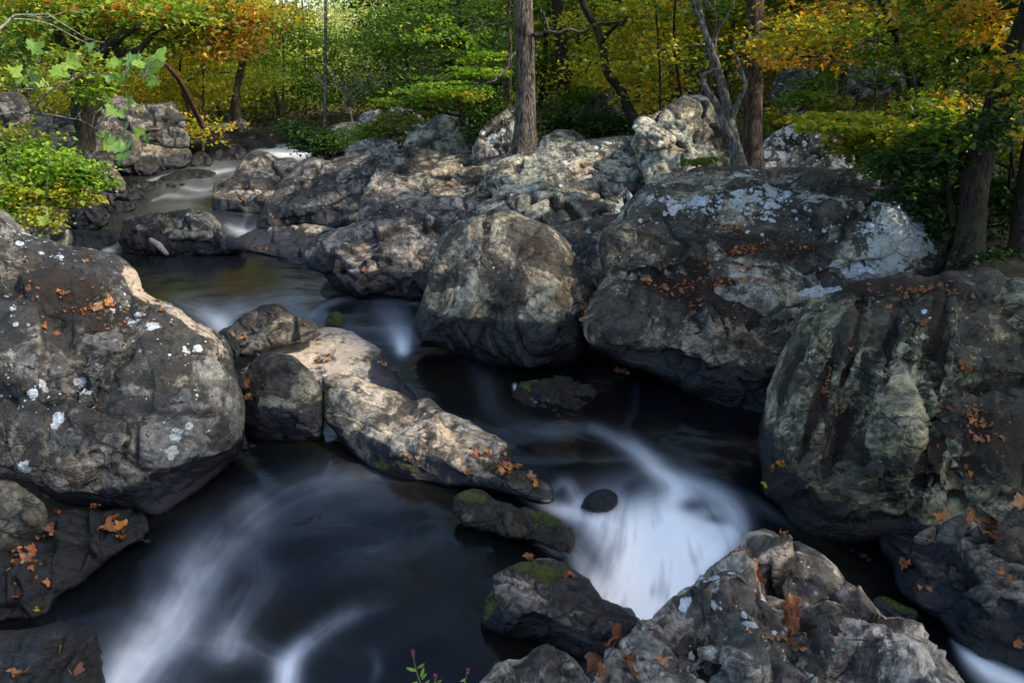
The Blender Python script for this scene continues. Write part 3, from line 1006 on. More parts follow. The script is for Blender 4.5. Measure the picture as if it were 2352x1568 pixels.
rock('slab', 'bleached tan flat rock in midstream between the dome boulder and the huge boulder', 'rock',
     [(535,830),(562,798),(590,780),(626,758),(659,748),(706,749),(756,752),(790,755),(825,771),(853,789),(875,803),(889,821),(904,846),(925,875),(947,900),(962,925),(930,960),(800,950),(740,905),(640,900),(560,900),(535,865)],
     (945,905,'z',0.0), 14, -8, h=.28, R=.55, base=WARM, tan=0.55, lich=-.1, moss=-.1, wet=.09, crack=.35, rough=.4, facet=.12, group=G1,
     lobes=[(745,826,34,15,5,-.07)],
     paint=[('wet',900,850,60,60,60,.75),('wet',600,770,60,12,-25,.0),('tan',700,830,150,60,0,.12)])
rock('rock', 'dark peaked rock behind the bleached tan flat rock, its foot in the upper pool', 'rock',
     [(498,768),(515,757),(540,737),(562,719),(590,704),(608,698),(634,700),(659,708),(677,722),(706,730),(734,744),(744,754),(720,780),(640,800),(560,820),(530,812),(510,790)],
     (560,800,'d',9.75), 40, 0, h=.25, R=.4, base=(0.09,0.085,0.075), tan=.1, lich=.0, moss=.18, green=-.2, wet=.2, crack=.9, group=G1,
     paint=[('tan',660,735,50,10,5,.4)])
rock('rock', 'small black wet rock at the tip of the huge boulder, touching the upper pool', 'rock',
     [(497,788),(505,765),(520,760),(540,775),(552,800),(545,825),(530,815),(515,806)], (528,808,'d',9.2), 50, 0, base=DARK, wet=.5, moss=.1, group=G3)
rock('slab', 'long banded slab with tan streaks and mossy foot slanting across midstream', 'slab',
     [(740,870),(756,862),(790,860),(820,865),(846,876),(904,898),(949,916),(969,912),(987,914),(1012,934),(1040,952),(1077,963),(1113,984),(1149,1009),(1172,1030),(1180,1056),(1195,1071),(1222,1083),(1248,1098),(1268,1120),(1275,1155),(1240,1160),(1190,1143),(1113,1124),(1060,1118),(1000,1112),(930,1102),(876,1092),(836,1068),(800,1032),(770,996),(745,960),(740,910)],
     (850,1065,'z',-.1), 24, -22, h=.30, R=.5, base=(0.20,0.18,0.15), tan=.26, lich=-.05, moss=.02, green=.5, wet=.10, crack=.5, strata=((0.45,0.60,0.55),.22,.018), facet=.14, group=G1,
     paint=[('tan',830,900,90,30,25,.3),('tan',960,1000,160,14,27,.25),('tan',1010,1075,60,10,12,.5),('moss',930,1080,140,22,12,0.326),('moss',1150,1085,90,14,25,0.385),('wet',1180,1060,50,60,40,.6),('wet',900,1040,140,14,30,.3)])
rock('rock', 'long narrow mossy rock at the lip of the white cascade', 'rock',
     [(1040,1150),(1050,1138),(1064,1129),(1087,1122),(1113,1129),(1134,1143),(1167,1154),(1195,1168),(1221,1172),(1246,1179),(1271,1186),(1300,1204),(1313,1219),(1320,1241),(1309,1268),(1270,1258),(1220,1240),(1167,1236),(1113,1222),(1069,1206),(1042,1178)],
     (1167,1222,'z',-.11), 38, -12, h=.16, R=.2, base=(0.10,0.10,0.075), moss=.30, green=.35, wet=.05, rough=1.3, crack=.6, group=G3,
     paint=[('moss',1270,1195,60,18,20,0.257),('green',1270,1195,60,18,20,.5),('moss',1080,1135,50,16,10,0.171),('green',1080,1135,50,16,10,.3)])
rock('boulder', 'dark wet boulder with tan patches and mossy top at the foot of the cascade', 'boulder',
     [(1134,1321),(1156,1302),(1203,1291),(1257,1284),(1293,1290),(1314,1308),(1343,1319),(1366,1342),(1384,1374),(1419,1384),(1446,1399),(1464,1418),(1474,1443),(1462,1480),(1420,1512),(1379,1522),(1329,1510),(1257,1480),(1185,1462),(1131,1452),(1103,1432),(1108,1382),(1122,1350)],
     (1185,1440,'z',-.2), 42, -8, h=.32, R=.42, base=(0.12,0.11,0.10), tan=.20, lich=-.1, moss=.08, green=.6, wet=.13, crack=.6, strata=((0.25,0.55,0.75),.18,.03), group=G1,
     paint=[('moss',1230,1308,100,18,-3,0.428),('moss',1120,1390,18,60,20,0.299),('tan',1220,1360,60,30,30,.22),('tan',1290,1390,90,20,20,.24),('wet',1420,1440,60,60,0,.5),('wet',1280,1455,130,30,15,.4)])
rock('boulder', 'large pinkish grey foreground boulder with white lichen and black moss at the bottom right', 'boulder',
     [(1400,1500),(1448,1466),(1469,1443),(1494,1416),(1527,1383),(1559,1355),(1585,1343),(1613,1318),(1650,1279),(1689,1261),(1707,1230),(1736,1222),(1757,1220),(1786,1236),(1822,1247),(1847,1254),(1883,1275),(1916,1301),(1937,1326),(1966,1355),(1991,1387),(2016,1412),(2038,1430),(2067,1432),(2096,1445),(2124,1466),(2153,1491),(2189,1524),(2215,1560),(2250,1630),(2320,1740),(1400,1740),(1380,1600)],
     (1750,1240,'d',5.5), 3, 0, h=.42, R=.6, base=PINK, tan=.02, lich=.11, moss=.04, green=-.4, crack=.9, rough=1.25, strata=((0.62,0.30,0.72),.20,.05), group=G1,
     lobes=[(1565,1470,75,60,50,.10),(1700,1480,70,75,-60,.08),(1990,1330,150,40,50,.06),(1800,1540,140,60,20,.05),(1570,1545,40,35,0,-.10),(1760,1320,60,30,30,-.06),(1520,1570,70,40,0,.08)],
     paint=[('moss',1900,1440,150,22,10,0.283),('moss',1640,1410,60,12,-30,0.257),('moss',2000,1465,90,14,5,0.257),('moss',1960,1500,120,16,25,0.257),('lich',1640,1400,60,20,30,.14),('lich',1580,1440,40,40,0,.12),('lich',2060,1500,50,14,45,.2),('lich',1760,1370,80,12,35,.15),('tan',2080,1500,120,30,45,.2),('moss',1580,1540,50,40,0,0.240)])
rock('rock', 'low pinkish rock at the bottom centre edge in front of the dark pool', 'rock',
     [(1070,1620),(1098,1566),(1120,1543),(1134,1521),(1159,1514),(1195,1514),(1217,1496),(1235,1482),(1257,1474),(1275,1482),(1300,1496),(1329,1521),(1345,1544),(1356,1568),(1400,1660),(1060,1720)],
     (1200,1530,'d',5.0), 30, -5, h=.18, R=.25, base=PINK, lich=.04, moss=.02, crack=.8, wet=.04, group=G1)
rock('rock', 'fist sized grey rock beside the big curled leaf at the bottom edge', 'rock',
     [(1374,1570),(1383,1540),(1401,1524),(1437,1531),(1458,1548),(1474,1580),(1474,1660),(1370,1660)], (1420,1545,'d',4.75), 35, 0, base=PALE, lich=.02, group=G1)
rock('slab', 'dark slab with a pale mineral band at the right edge above the lower falls', 'slab',
     [(2022,1236),(2045,1226),(2067,1228),(2117,1239),(2171,1242),(2225,1240),(2279,1251),(2315,1258),(2352,1276),(2500,1300),(2500,1600),(2352,1545),(2279,1512),(2225,1492),(2186,1472),(2168,1438),(2117,1403),(2067,1363),(2055,1328),(2048,1292),(2030,1263)],
     (2200,1472,'z',-.62), 30, -25, h=.32, R=.6, base=(0.115,0.11,0.105), tan=.05, lich=-.1, moss=.06, wet=.22, crack=.8, group=G1,
     lobes=[(2260,1330,90,60,20,.06)],
     paint=[('lich',2115,1320,16,60,-35,.42),('lich',2200,1390,100,18,40,.42),('wet',2170,1440,120,30,35,.7),('tan',2230,1270,50,20,10,.25),('tan',2290,1330,50,20,0,.12)])
rock('rock', 'small black wedge rock with a green mossy top in the right side channel', 'rock',
     [(1998,1392),(2004,1378),(2018,1370),(2045,1374),(2081,1392),(2108,1403),(2106,1430),(2063,1440),(2027,1426)], (2050,1428,'z',-.58), 45, -10, base=(0.06,0.06,0.06), moss=.2, green=.7, wet=.3, group=G3,
     paint=[('moss',2060,1388,50,9,25,0.428)])
rock('boulder', 'massive olive grey boulder with rounded lobes and brown moss on the right edge', 'boulder',
     [(1765,880),(1775,857),(1790,821),(1804,792),(1822,767),(1829,737),(1844,713),(1865,695),(1894,674),(1930,663),(1948,652),(1973,641),(2009,636),(2063,630),(2110,632),(2135,634),(2171,620),(2225,616),(2279,615),(2297,623),(2315,638),(2352,636),(2560,650),(2560,1300),(2352,1262),(2200,1245),(2150,1240),(2117,1240),(2045,1240),(2009,1244),(1970,1252),(1937,1250),(1901,1246),(1858,1232),(1825,1210),(1807,1187),(1790,1165),(1768,1148),(1748,1128),(1744,1069),(1735,1026),(1744,974),(1753,938),(1757,902)],
     (1805,1165,'z',-.2), 47, -14, h=.6, R=.8, base=OLIVE, lich=.03, moss=.19, green=-.15, wet=.26, crack=.45, rough=1.0, group=G1,
     lobes=[(2062,925,88,170,12,.40),(1905,840,70,190,18,.13),(1990,760,100,110,0,.10),(2210,760,140,110,5,.13),(2240,1020,130,130,-10,.10),(1830,1010,60,170,8,.14),(1970,1130,150,80,0,.12),(2120,1080,80,120,0,.12),(2290,880,120,26,-3,-.16),(1965,770,17,150,10,-.05),(2045,790,14,110,14,-.03),(2155,800,20,200,8,-.06),(1882,930,17,190,18,-.06),(1935,1010,15,130,20,-.05),(2110,1100,14,120,5,-.06),(2060,1110,130,18,-4,-.10),(2200,1130,16,100,-15,-.06),(1990,700,150,16,-4,-.06)],
     paint=[('moss',2090,665,220,26,3,0.322),('moss',1965,760,14,140,10,0.459),('moss',2040,800,14,110,12,0.399),('moss',2150,760,20,170,8,0.426),('moss',1880,920,16,170,18,0.408),('moss',1930,1000,16,120,20,0.391),('moss',2150,1050,22,150,10,0.314),('moss',2290,1030,120,110,20,0.288),('green',2300,1000,150,140,0,.5),('green',2150,670,150,20,0,.35),('lich',1970,880,30,40,0,.12),('lich',2130,760,50,30,0,.12),('moss',1810,870,16,100,18,0.357),('wet',1790,1110,60,140,-20,.45),('wet',1960,1220,200,30,5,.5),
            ('moss',2062,915,70,130,12,-.3),('green',1830,960,40,120,10,.4)])
rock('boulder', 'dark boulder with orange leaves and brown moss between the dome boulder and the right boulder', 'boulder',
     [(1343,733),(1357,686),(1365,670),(1382,641),(1386,612),(1379,588),(1375,560),(1379,538),(1397,516),(1437,502),(1491,493),(1545,491),(1600,495),(1650,510),(1700,540),(1760,580),(1820,620),(1880,665),(1880,720),(1870,780),(1850,850),(1830,940),(1800,1000),(1765,985),(1708,958),(1650,931),(1600,910),(1540,884),(1495,862),(1455,850),(1420,832),(1362,788),(1348,760)],
     (1600,905,'z',0.0), 36, 0, h=.55, R=.75, base=(0.16,0.15,0.12), lich=.03, moss=.20, green=-.1, wet=.22, crack=.75, rough=1.2, strata=((-0.12,-0.45,0.88),.34,.07), group=G1,
     lobes=[(1510,560,130,60,-5,.16),(1450,700,110,80,10,.10),(1640,790,150,70,20,.16),(1450,640,26,110,5,-.10)],
     paint=[('moss',1600,650,210,46,8,.34),('moss',1640,700,120,60,10,0.188),('green',1560,640,150,25,5,.3),('moss',1560,545,100,30,0,0.128),('wet',1580,870,220,50,22,.75),('lich',1690,700,14,30,0,.4),('wet',1760,930,60,60,0,.6),('tan',1620,830,60,24,10,.2)])
rock('boulder', 'long boulder with large white lichen patches on the right bank', 'boulder',
     [(1400,530),(1430,478),(1455,453),(1490,418),(1530,399),(1577,393),(1610,385),(1700,382),(1750,385),(1850,381),(1900,388),(1960,382),(2020,377),(2060,379),(2100,387),(2130,404),(2150,440),(2175,470),(2183,510),(2182,560),(2178,590),(2160,640),(2100,690),(2060,700),(1980,710),(1900,730),(1850,740),(1780,740),(1600,690),(1450,620),(1380,580)],
     (1850,690,'d',9.9), 29, -6, h=.55, R=.8, base=(0.20,0.195,0.165), lich=.17, moss=.18, green=-.2, crack=.9, rough=1.0, strata=((0.10,-0.55,0.83),.34,.08), group=G1,
     lobes=[(1940,560,160,60,-20,.14),(1720,560,120,50,10,.08)],
     paint=[('lich',1640,480,150,30,3,.17),('lich',1800,460,140,26,3,.16),('lich',1960,490,160,30,15,.17),('lich',2040,560,90,70,-10,.42),('lich',2110,520,60,80,20,.27),('lich',1950,610,50,16,10,.4),('lich',1900,660,70,14,-5,.4),('moss',1750,560,160,40,10,0.206),('lich',1740,580,150,40,5,-.25),('moss',1650,420,200,16,0,-.1)])
rock('boulder', 'dome shaped boulder with black moss streaks in the centre of the stream', 'boulder',
     [(943,751),(954,722),(961,701),(976,668),(983,636),(994,596),(1012,562),(1026,530),(1051,505),(1084,495),(1113,488),(1134,482),(1167,480),(1192,490),(1213,504),(1249,515),(1275,533),(1300,558),(1321,587),(1337,620),(1357,641),(1369,670),(1362,695),(1345,727),(1350,760),(1345,792),(1326,825),(1278,845),(1221,850),(1131,843),(1077,824),(1023,804),(987,798),(965,800),(950,782)],
     (1150,832,'z',0.0), 50, 0, h=.85, R=1.0, base=(0.20,0.185,0.145), tan=.06, lich=.03, moss=.08, green=-.4, wet=.34, crack=.7, rough=.9, group=G1, strata=((0.7,-0.5,0.4),.30,.03),
     lobes=[(1030,600,40,110,20,.06),(1160,620,90,90,0,.07),(1010,680,35,50,10,.07),(1240,700,90,120,0,.07),(1090,540,60,40,0,.06)],
     paint=[('lich',1100,560,80,60,0,.07),('moss',1230,580,55,55,30,0.308),('moss',1180,680,26,60,15,0.308),('moss',1140,640,40,60,0,0.214),('moss',1120,530,14,70,10,0.257),('tan',1240,640,60,30,10,.28),('tan',1180,570,60,50,0,.18),('lich',1130,630,30,30,0,.1),('wet',1150,790,200,60,5,.22)])
rock('boulder', 'sloping grey boulder behind the curved channel, next to the dome boulder', 'boulder',
     [(700,585),(706,566),(725,549),(740,540),(770,530),(800,520),(830,505),(860,495),(895,488),(910,482),(930,480),(960,488),(1000,500),(1030,520),(1040,580),(1020,640),(990,680),(965,690),(870,680),(830,680),(770,660),(756,640),(718,618),(701,602)],
     (770,645,'d',12.3), 33, -8, h=.40, R=.6, base=(0.175,0.16,0.15), lich=.04, moss=.06, green=-.3, wet=.22, crack=.8, group=G1, strata=((-0.5,0.3,0.7),.28,.03),
     lobes=[(800,570,80,50,-25,.08),(930,560,70,80,20,.08)],
     paint=[('tan',900,590,80,20,10,.28),('wet',760,600,60,30,20,.5),('lich',960,520,40,30,0,.08)])
rock('rock', 'low tan rock with a dark mossy foot beside the curved channel', 'rock',
     [(726,700),(738,660),(756,640),(774,625),(800,608),(825,600),(880,610),(915,604),(975,628),(995,660),(985,680),(920,682),(860,674),(806,680),(760,694),(735,712),(716,728),(702,734),(708,722)],
     (850,674,'z',.21), 30, -5, h=.22, R=.35, base=WARM, tan=.34, moss=.0, green=.6, wet=.12, crack=.5, group=G1,
     paint=[('moss',780,665,60,12,-10,0.359),('moss',725,705,14,30,40,0.428),('green',725,705,20,40,40,.4),('wet',880,662,110,16,0,.5)])
rock('slab', 'flat bleached rock at the far side of the upper pool', 'rock',
     [(548,545),(576,532),(594,523),(630,516),(666,511),(702,507),(738,507),(767,514),(795,525),(800,560),(740,600),(710,614),(690,608),(660,599),(612,585),(562,574),(550,560)],
     (630,588,'z',.26), 13, -5, h=.22, R=.45, base=WARM, tan=.55, wet=.13, crack=.3, rough=.6, group=G1, paint=[('wet',620,575,80,14,12,.5)])
rock('rock', 'dark rounded rock at the head of the upper pool, left half of the pair', 'rock',
     [(277,535),(284,506),(306,495),(342,489),(380,489),(392,530),(385,588),(300,588),(279,576),(273,552)], (320,582,'z',.27), 48, -10, h=.3, R=.4, base=(0.13,0.12,0.11), moss=.1, wet=.22, crack=.6, group=G3)
rock('rock', 'speckled rounded rock at the head of the upper pool, right half of the pair', 'rock',
     [(350,530),(360,509),(382,487),(414,484),(450,480),(475,487),(497,502),(509,523),(514,541),(552,545),(562,564),(560,580),(504,588),(430,592),(364,592),(350,565)], (430,583,'z',.27), 42, 0, h=.32, R=.45, base=(0.17,0.165,0.14), lich=.05, moss=.1, tan=.1, wet=.17, crack=.6, group=G3,
     lobes=[(430,520,60,32,-8,.10),(470,540,45,18,0,.05)], paint=[('lich',430,495,50,14,0,.1),('tan',450,535,50,12,5,.35)])
rock('boulder', 'angular grey boulder with a tan ledge beside the upstream run', 'boulder',
     [(486,478),(489,432),(504,413),(540,388),(558,363),(576,348),(598,345),(619,350),(636,365),(673,363),(692,383),(710,430),(650,495),(600,495),(540,491),(495,488)],
     (560,482,'z',.45), 26, -10, h=.40, R=.6, base=(0.175,0.16,0.14), lich=.04, moss=.07, green=-.2, tan=.08, wet=.12, crack=.8, group=G1, strata=((-0.1,-0.2,0.9),.3,.05), facet=.2, elong=3.5, warp=.6,
     lobes=[(600,365,36,20,0,.1),(660,380,30,18,0,.08)], paint=[('tan',560,442,70,14,5,.45),('moss',620,420,50,20,0,0.128)])
rock('boulder', 'cracked grey boulder sloping down to the stream right of the upstream run', 'boulder',
     [(588,522),(597,495),(612,464),(641,424),(666,399),(688,372),(706,362),(735,364),(760,368),(790,360),(820,357),(860,358),(880,400),(875,440),(850,490),(815,520),(760,525),(700,515),(640,526),(600,530)],
     (650,520,'d',16.3), 27, -5, h=.45, R=.7, base=(0.165,0.155,0.145), lich=.05, moss=.06, green=-.2, wet=.25, crack=1.0, group=G1, strata=((-0.55,0.3,0.75),.40,.05), facet=.2, elong=3.5, warp=.6,
     lobes=[(700,470,80,26,-15,.1),(780,420,60,60,30,.08)], paint=[('wet',720,490,110,22,-8,.45)])
rock('slab', 'smooth grey slabs behind the sloping boulder, left of the striped slab', 'slab',
     [(812,530),(825,480),(838,440),(850,408),(870,394),(900,398),(960,436),(1020,446),(1080,452),(1115,478),(1115,520),(1060,540),(1020,545),(960,530),(900,530),(850,535)],
     (960,520,'d',13.6), 24, -5, h=.40, R=.6, base=(0.19,0.175,0.16), lich=.04, moss=.03, crack=.9, group=G1, strata=((-0.3,0.35,0.8),.34,.05), facet=.2, elong=3.5, warp=.6,
     lobes=[(870,460,36,46,30,.1),(970,490,80,26,5,.08)], paint=[('tan',900,460,40,30,0,.15)])
rock('slab', 'flat slab with yellowish stone in front of the grey peaked rock', 'slab',
     [(858,400),(882,366),(911,345),(954,341),(1005,345),(1041,348),(1077,352),(1113,363),(1145,378),(1140,410),(1120,460),(1077,475),(1000,465),(930,450),(866,415)],
     (1000,450,'d',15.2), 16, -5, h=.3, R=.6, base=(0.185,0.175,0.145), tan=.14, lich=.02, moss=.05, crack=1.0, group=G1, strata=((-0.15,0.2,0.9),.30,.06), facet=.2, elong=3.5, warp=.6,
     paint=[('tan',990,385,60,20,10,.3),('tan',960,420,70,14,5,.15)])
rock('boulder', 'grey peaked rock under the bright green sprays', 'boulder',
     [(918,365),(935,318),(950,300),(975,288),(1005,267),(1026,259),(1051,257),(1072,266),(1083,290),(1095,335),(1075,372),(960,375),(918,375)],
     (1000,355,'d',18.0), 42, 0, h=.4, R=.6, base=(0.18,0.19,0.165), lich=.10, moss=.06, crack=.7, group=G1)
rock('boulder', 'grey boulder left of the peaked rock, before the olive bushes', 'boulder',
     [(792,362),(799,334),(825,323),(857,314),(890,316),(912,329),(916,350),(900,385),(880,400),(840,400),(805,380)], (850,385,'d',18.6), 38, 0, base=(0.17,0.18,0.165), lich=.08, moss=.05, group=G1)
rock('boulder', 'triangular lichen covered rock behind the thick grey trunk', 'boulder',
     [(1080,370),(1091,320),(1113,284),(1141,265),(1165,245),(1195,238),(1225,260),(1230,360),(1190,385),(1120,388)], (1140,372,'d',16.4), 55, 5, base=(0.15,0.15,0.145), lich=.20, moss=.2, crack=.8, group=G1)
rock('slab', 'pale striped slab of slanting layers, right of the thick grey trunk', 'slab',
     [(1108,420),(1116,395),(1134,377),(1159,363),(1203,348),(1257,337),(1314,323),(1365,316),(1419,312),(1455,312),(1478,323),(1505,335),(1530,365),(1520,420),(1490,455),(1450,490),(1410,512),(1370,518),(1330,530),(1290,545),(1250,535),(1200,515),(1140,505),(1098,500),(1098,466),(1130,452),(1118,436)],
     (1250,520,'d',13.0), 27, -4, h=.45, R=.6, base=(0.225,0.23,0.20), lich=.11, moss=.06, green=-.2, crack=1.0, rough=.7, strata=((-0.28,0.75,0.22),.26,.22), facet=.12, elong=3.2, warp=.4, group=G1,
     paint=[('lich',1300,360,200,30,-12,.06),('moss',1420,470,120,20,-10,0.171),('lich',1440,470,50,30,0,.2),('wet',1300,490,140,16,-8,.1)])
rock('slab', 'low smooth slab tucked between the dome boulder and the dark leafy boulder', 'slab',
     [(1262,545),(1290,528),(1330,508),(1400,493),(1440,492),(1430,540),(1410,600),(1400,650),(1360,665),(1330,625),(1300,590)], (1340,560,'d',11.6), 30, 0, base=(0.19,0.175,0.155), lich=.05, crack=.4, rough=.6, group=G1)
rock('rock', 'rounded pale rock on top of the striped slab, between the two nearest trunks', 'boulder',
     [(1230,350),(1240,322),(1257,307),(1285,298),(1314,300),(1350,327),(1340,355),(1280,362)], (1290,345,'d',15.0), 45, 0, base=(0.20,0.21,0.18), lich=.12, moss=.05, group=G1)
rock('boulder', 'pale angular boulder left of the forked grey tree', 'boulder',
     [(1452,330),(1475,285),(1500,268),(1523,254),(1541,240),(1566,222),(1595,215),(1624,222),(1642,245),(1662,275),(1690,330),(1700,400),(1620,440),(1530,460),(1490,430),(1465,370)],
     (1560,425,'d',13.4), 40, 0, h=.5, R=.7, base=(0.24,0.245,0.21), lich=.15, moss=.06, green=.2, crack=1.0, strata=((-0.5,-0.3,0.75),.38,.09), group=G1)
rock('rock', 'pointed pale rock leaning against the angular boulder under yellow leaves', 'rock',
     [(1452,295),(1458,277),(1472,266),(1492,272),(1522,292),(1549,312),(1550,335),(1510,345),(1480,320)], (1500,325,'d',13.2), 45, 10, base=PALE, lich=.12, moss=.05, group=G1)
rock('boulder', 'white and grey lichen rock right of the brown trunk', 'boulder',
     [(1735,395),(1748,335),(1772,309),(1811,287),(1847,276),(1887,269),(1937,273),(1968,284),(1962,302),(1942,325),(1960,352),(1952,400),(1850,415)], (1850,400,'d',13.4), 45, 0, h=.4, R=.6, base=(0.19,0.19,0.17), lich=.30, moss=.12, crack=.8, group=G1, strata=((-0.4,-0.3,0.8),.4,.05))
rock('rock', 'grey rock on the slope among green leaves, right of the thin dark trunk', 'rock',
     [(1915,215),(1928,165),(1960,142),(2000,135),(2040,145),(2085,162),(2075,200),(2010,225),(1950,230)], (2000,215,'d',21), 45, 0, base=(0.17,0.175,0.16), lich=.16, moss=.15, group=G1)
rock('rock', 'mossy grey rock on the slope behind the brown trunk', 'rock',
     [(1765,225),(1785,175),(1830,150),(1870,155),(1890,190),(1875,230),(1810,245)], (1830,230,'d',20), 45, 0, base=(0.15,0.16,0.13), lich=.12, moss=.2, green=.4, group=G1)
rock('rock', 'low grey rock between the lichen rock and the mossy slope rock', 'rock',
     [(1775,275),(1800,245),(1840,235),(1880,250),(1900,280),(1860,300),(1800,300)], (1840,290,'d',16.5), 45, 0, base=(0.15,0.155,0.13), lich=.12, moss=.2, group=G1)
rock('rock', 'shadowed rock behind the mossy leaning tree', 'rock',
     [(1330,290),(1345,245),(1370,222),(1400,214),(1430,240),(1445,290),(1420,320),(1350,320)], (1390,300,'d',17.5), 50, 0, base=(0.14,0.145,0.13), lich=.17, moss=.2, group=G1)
rock('rock', 'pale rock streak showing through leaves left of the curved right trunk', 'rock',
     [(2010,470),(2060,410),(2110,395),(2190,400),(2230,440),(2200,480),(2100,490)], (2130,470,'d',11.5), 40, 0, base=(0.16,0.16,0.14), lich=.2, moss=.2, group=G1)
# rocks in and beside the water
rock('rock', 'mossy rock barely above the dark water right of the dome boulder', 'rock',
     [(1180,897),(1195,876),(1228,871),(1267,867),(1314,873),(1360,893),(1366,915),(1333,940),(1297,968),(1278,972),(1250,956),(1203,926),(1179,912)], (1270,960,'z',-.05), 7, 0, h=.075, R=.4, base=(0.022,0.022,0.015), lich=-.2, moss=.32, green=.15, rough=2.0, wet=.03, group=G3,
     paint=[('green',1230,880,60,14,0,.5),('green',1340,905,30,30,0,.4)])
rock('rock', 'small dark rock splitting the water above the white cascade', 'rock',
     [(1332,1166),(1345,1143),(1365,1128),(1393,1123),(1416,1134),(1420,1150),(1408,1168),(1372,1178)], (1380,1166,'z',-.225), 42, 0, h=.10, rough=.9, base=DARK, wet=.5, moss=.1, group=G3)
rock('rock', 'tiny mossy stone in the curved channel beside the tan flat rock', 'rock',
     [(748,748),(752,725),(775,716),(792,730),(790,750),(770,756)], (772,748,'z',.19), 40, 0, base=DARK, moss=.3, green=.6, group=G3)
rock('ledge', 'low dark ledge across the upstream run below the leafy branch', 'ledge',
     [(362,410),(388,400),(432,389),(468,388),(494,396),(488,405),(432,413),(396,418)], (430,412,'z',.55), 14, 0, h=.12, R=.3, base=(0.10,0.09,0.085), wet=.2, moss=.05, group=G3)
rock('ledge', 'thin dark ledge at the left edge of the upstream run', 'ledge',
     [(283,428),(316,414),(360,419),(370,428),(324,440),(293,440)], (325,437,'z',.53), 16, 0, h=.1, R=.3, base=(0.09,0.085,0.08), wet=.25, group=G3)
rock('rock', 'small dark stone below the two left bank boulders', 'rock',
     [(283,448),(306,438),(328,442),(335,453),(306,462),(286,460)], (308,459,'z',.5), 30, 0, base=DARK, wet=.3, group=G3)
rock('rock', 'small dark stone in front of the round left bank boulder', 'rock',
     [(246,476),(280,463),(306,467),(312,480),(280,490),(250,489)], (280,486,'z',.43), 30, 0, base=DARK, wet=.3, group=G3)
rock('slab', 'flat black wet rock beside the small fall left of the paired rocks', 'slab',
     [(140,540),(155,528),(216,527),(266,530),(280,542),(256,560),(198,574),(140,580)], (210,566,'z',.30), 12, 0, h=.12, R=.4, base=(0.06,0.06,0.065), wet=.35, moss=.08, group=G3)
rock('rock', 'round dark boulder at the waterline under the left bushes', 'boulder',
     [(145,492),(165,474),(180,463),(216,456),(236,471),(250,493),(250,515),(216,530),(180,536),(150,528)], (205,526,'z',.38), 45, 0, base=(0.10,0.095,0.09), wet=.25, moss=.08, tan=.05, group=G2)
rock('rock', 'brownish boulder beside the upstream run, right of the left bushes', 'boulder',
     [(200,442),(216,420),(245,405),(274,412),(290,430),(294,452),(272,474),(234,478),(206,464)], (255,472,'z',.47), 42, 10, base=(0.15,0.135,0.11), tan=.1, wet=.25, moss=.08, group=G2)
rock('rock', 'upright grey boulder on the left bank under the drooping leaves', 'boulder',
     [(232,388),(252,380),(272,395),(288,420),(280,445),(240,440),(225,415)], (262,438,'d',18.4), 52, 10, base=(0.12,0.11,0.10), wet=.1, moss=.08, group=G2)
rock('boulder', 'dark boulder low on the left bank behind the drooping green leaves', 'boulder',
     [(236,384),(248,354),(281,337),(313,337),(342,355),(364,370),(368,388),(346,406),(310,404),(250,392)], (310,402,'z',.57), 40, 10, base=(0.12,0.115,0.095), wet=.28, moss=.1, crack=.4, group=G2)
rock('boulder', 'rounded brown grey boulder on the left bank below the pale block', 'boulder',
     [(305,350),(338,309),(360,301),(378,305),(403,319),(421,330),(438,346),(440,365),(428,384),(360,402),(315,395)], (400,388,'z',.6), 38, 10, base=(0.15,0.14,0.115), wet=.22, moss=.1, tan=.04, crack=.4, group=G2)
rock('boulder', 'pale blocky boulder topping the left bank beside the leaning dead trunk', 'boulder',
     [(205,275),(220,234),(245,219),(288,222),(310,233),(324,240),(385,233),(396,229),(404,244),(416,256),(430,274),(428,294),(396,300),(306,306),(250,318),(205,305)], (320,300,'d',24), 42, 0, h=.4, R=.5, base=(0.125,0.12,0.105), lich=.04, moss=.14, crack=1.0, strata=((0.1,-0.2,0.95),.6,.12), group=G2)
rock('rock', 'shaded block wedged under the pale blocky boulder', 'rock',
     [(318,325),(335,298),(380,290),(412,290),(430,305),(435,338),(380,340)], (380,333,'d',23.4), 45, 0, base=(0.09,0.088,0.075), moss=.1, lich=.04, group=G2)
rock('slab', 'long layered tan slab beneath the leaning dead trunk', 'slab',
     [(395,320),(428,299),(450,287),(486,282),(522,283),(547,282),(576,291),(594,301),(619,316),(636,335),(618,350),(562,356),(522,350),(468,352),(415,350)], (520,350,'z',.70), 20, 0, h=.6, R=.8, base=(0.21,0.18,0.155), tan=.12, lich=.03, moss=.05, wet=.15, crack=1.0, strata=((0.15,-0.2,0.95),.5,.10), facet=.2, elong=3.5, warp=.6, group=G2,
     paint=[('wet',590,345,50,10,10,.4)])
rock('rock', 'flat topped rock at the foot of the long tan slab', 'rock',
     [(476,356),(486,339),(515,331),(544,332),(564,347),(558,364),(515,374),(480,372)], (515,370,'z',.62), 24, 0, base=(0.18,0.165,0.14), tan=.22, wet=.2, group=G2)
rock('rock', 'small dark block left of the flat topped rock', 'rock',
     [(436,368),(448,351),(470,349),(492,370),(470,388),(445,388)], (465,384,'z',.6), 40, 0, base=(0.11,0.10,0.09), wet=.25, group=G2)
rock('boulder', 'grey rock under the left bushes, above the huge dark boulder', 'boulder',
     [(-120,415),(0,423),(36,430),(72,448),(108,477),(137,498),(157,528),(160,560),(130,600),(60,600),(-120,590)], (90,560,'d',12.2), 42, 15, h=.5, R=.7, base=(0.19,0.18,0.16), lich=.08, moss=.14, crack=.8, group=G2, paint=[('moss',80,500,60,30,20,0.128)])
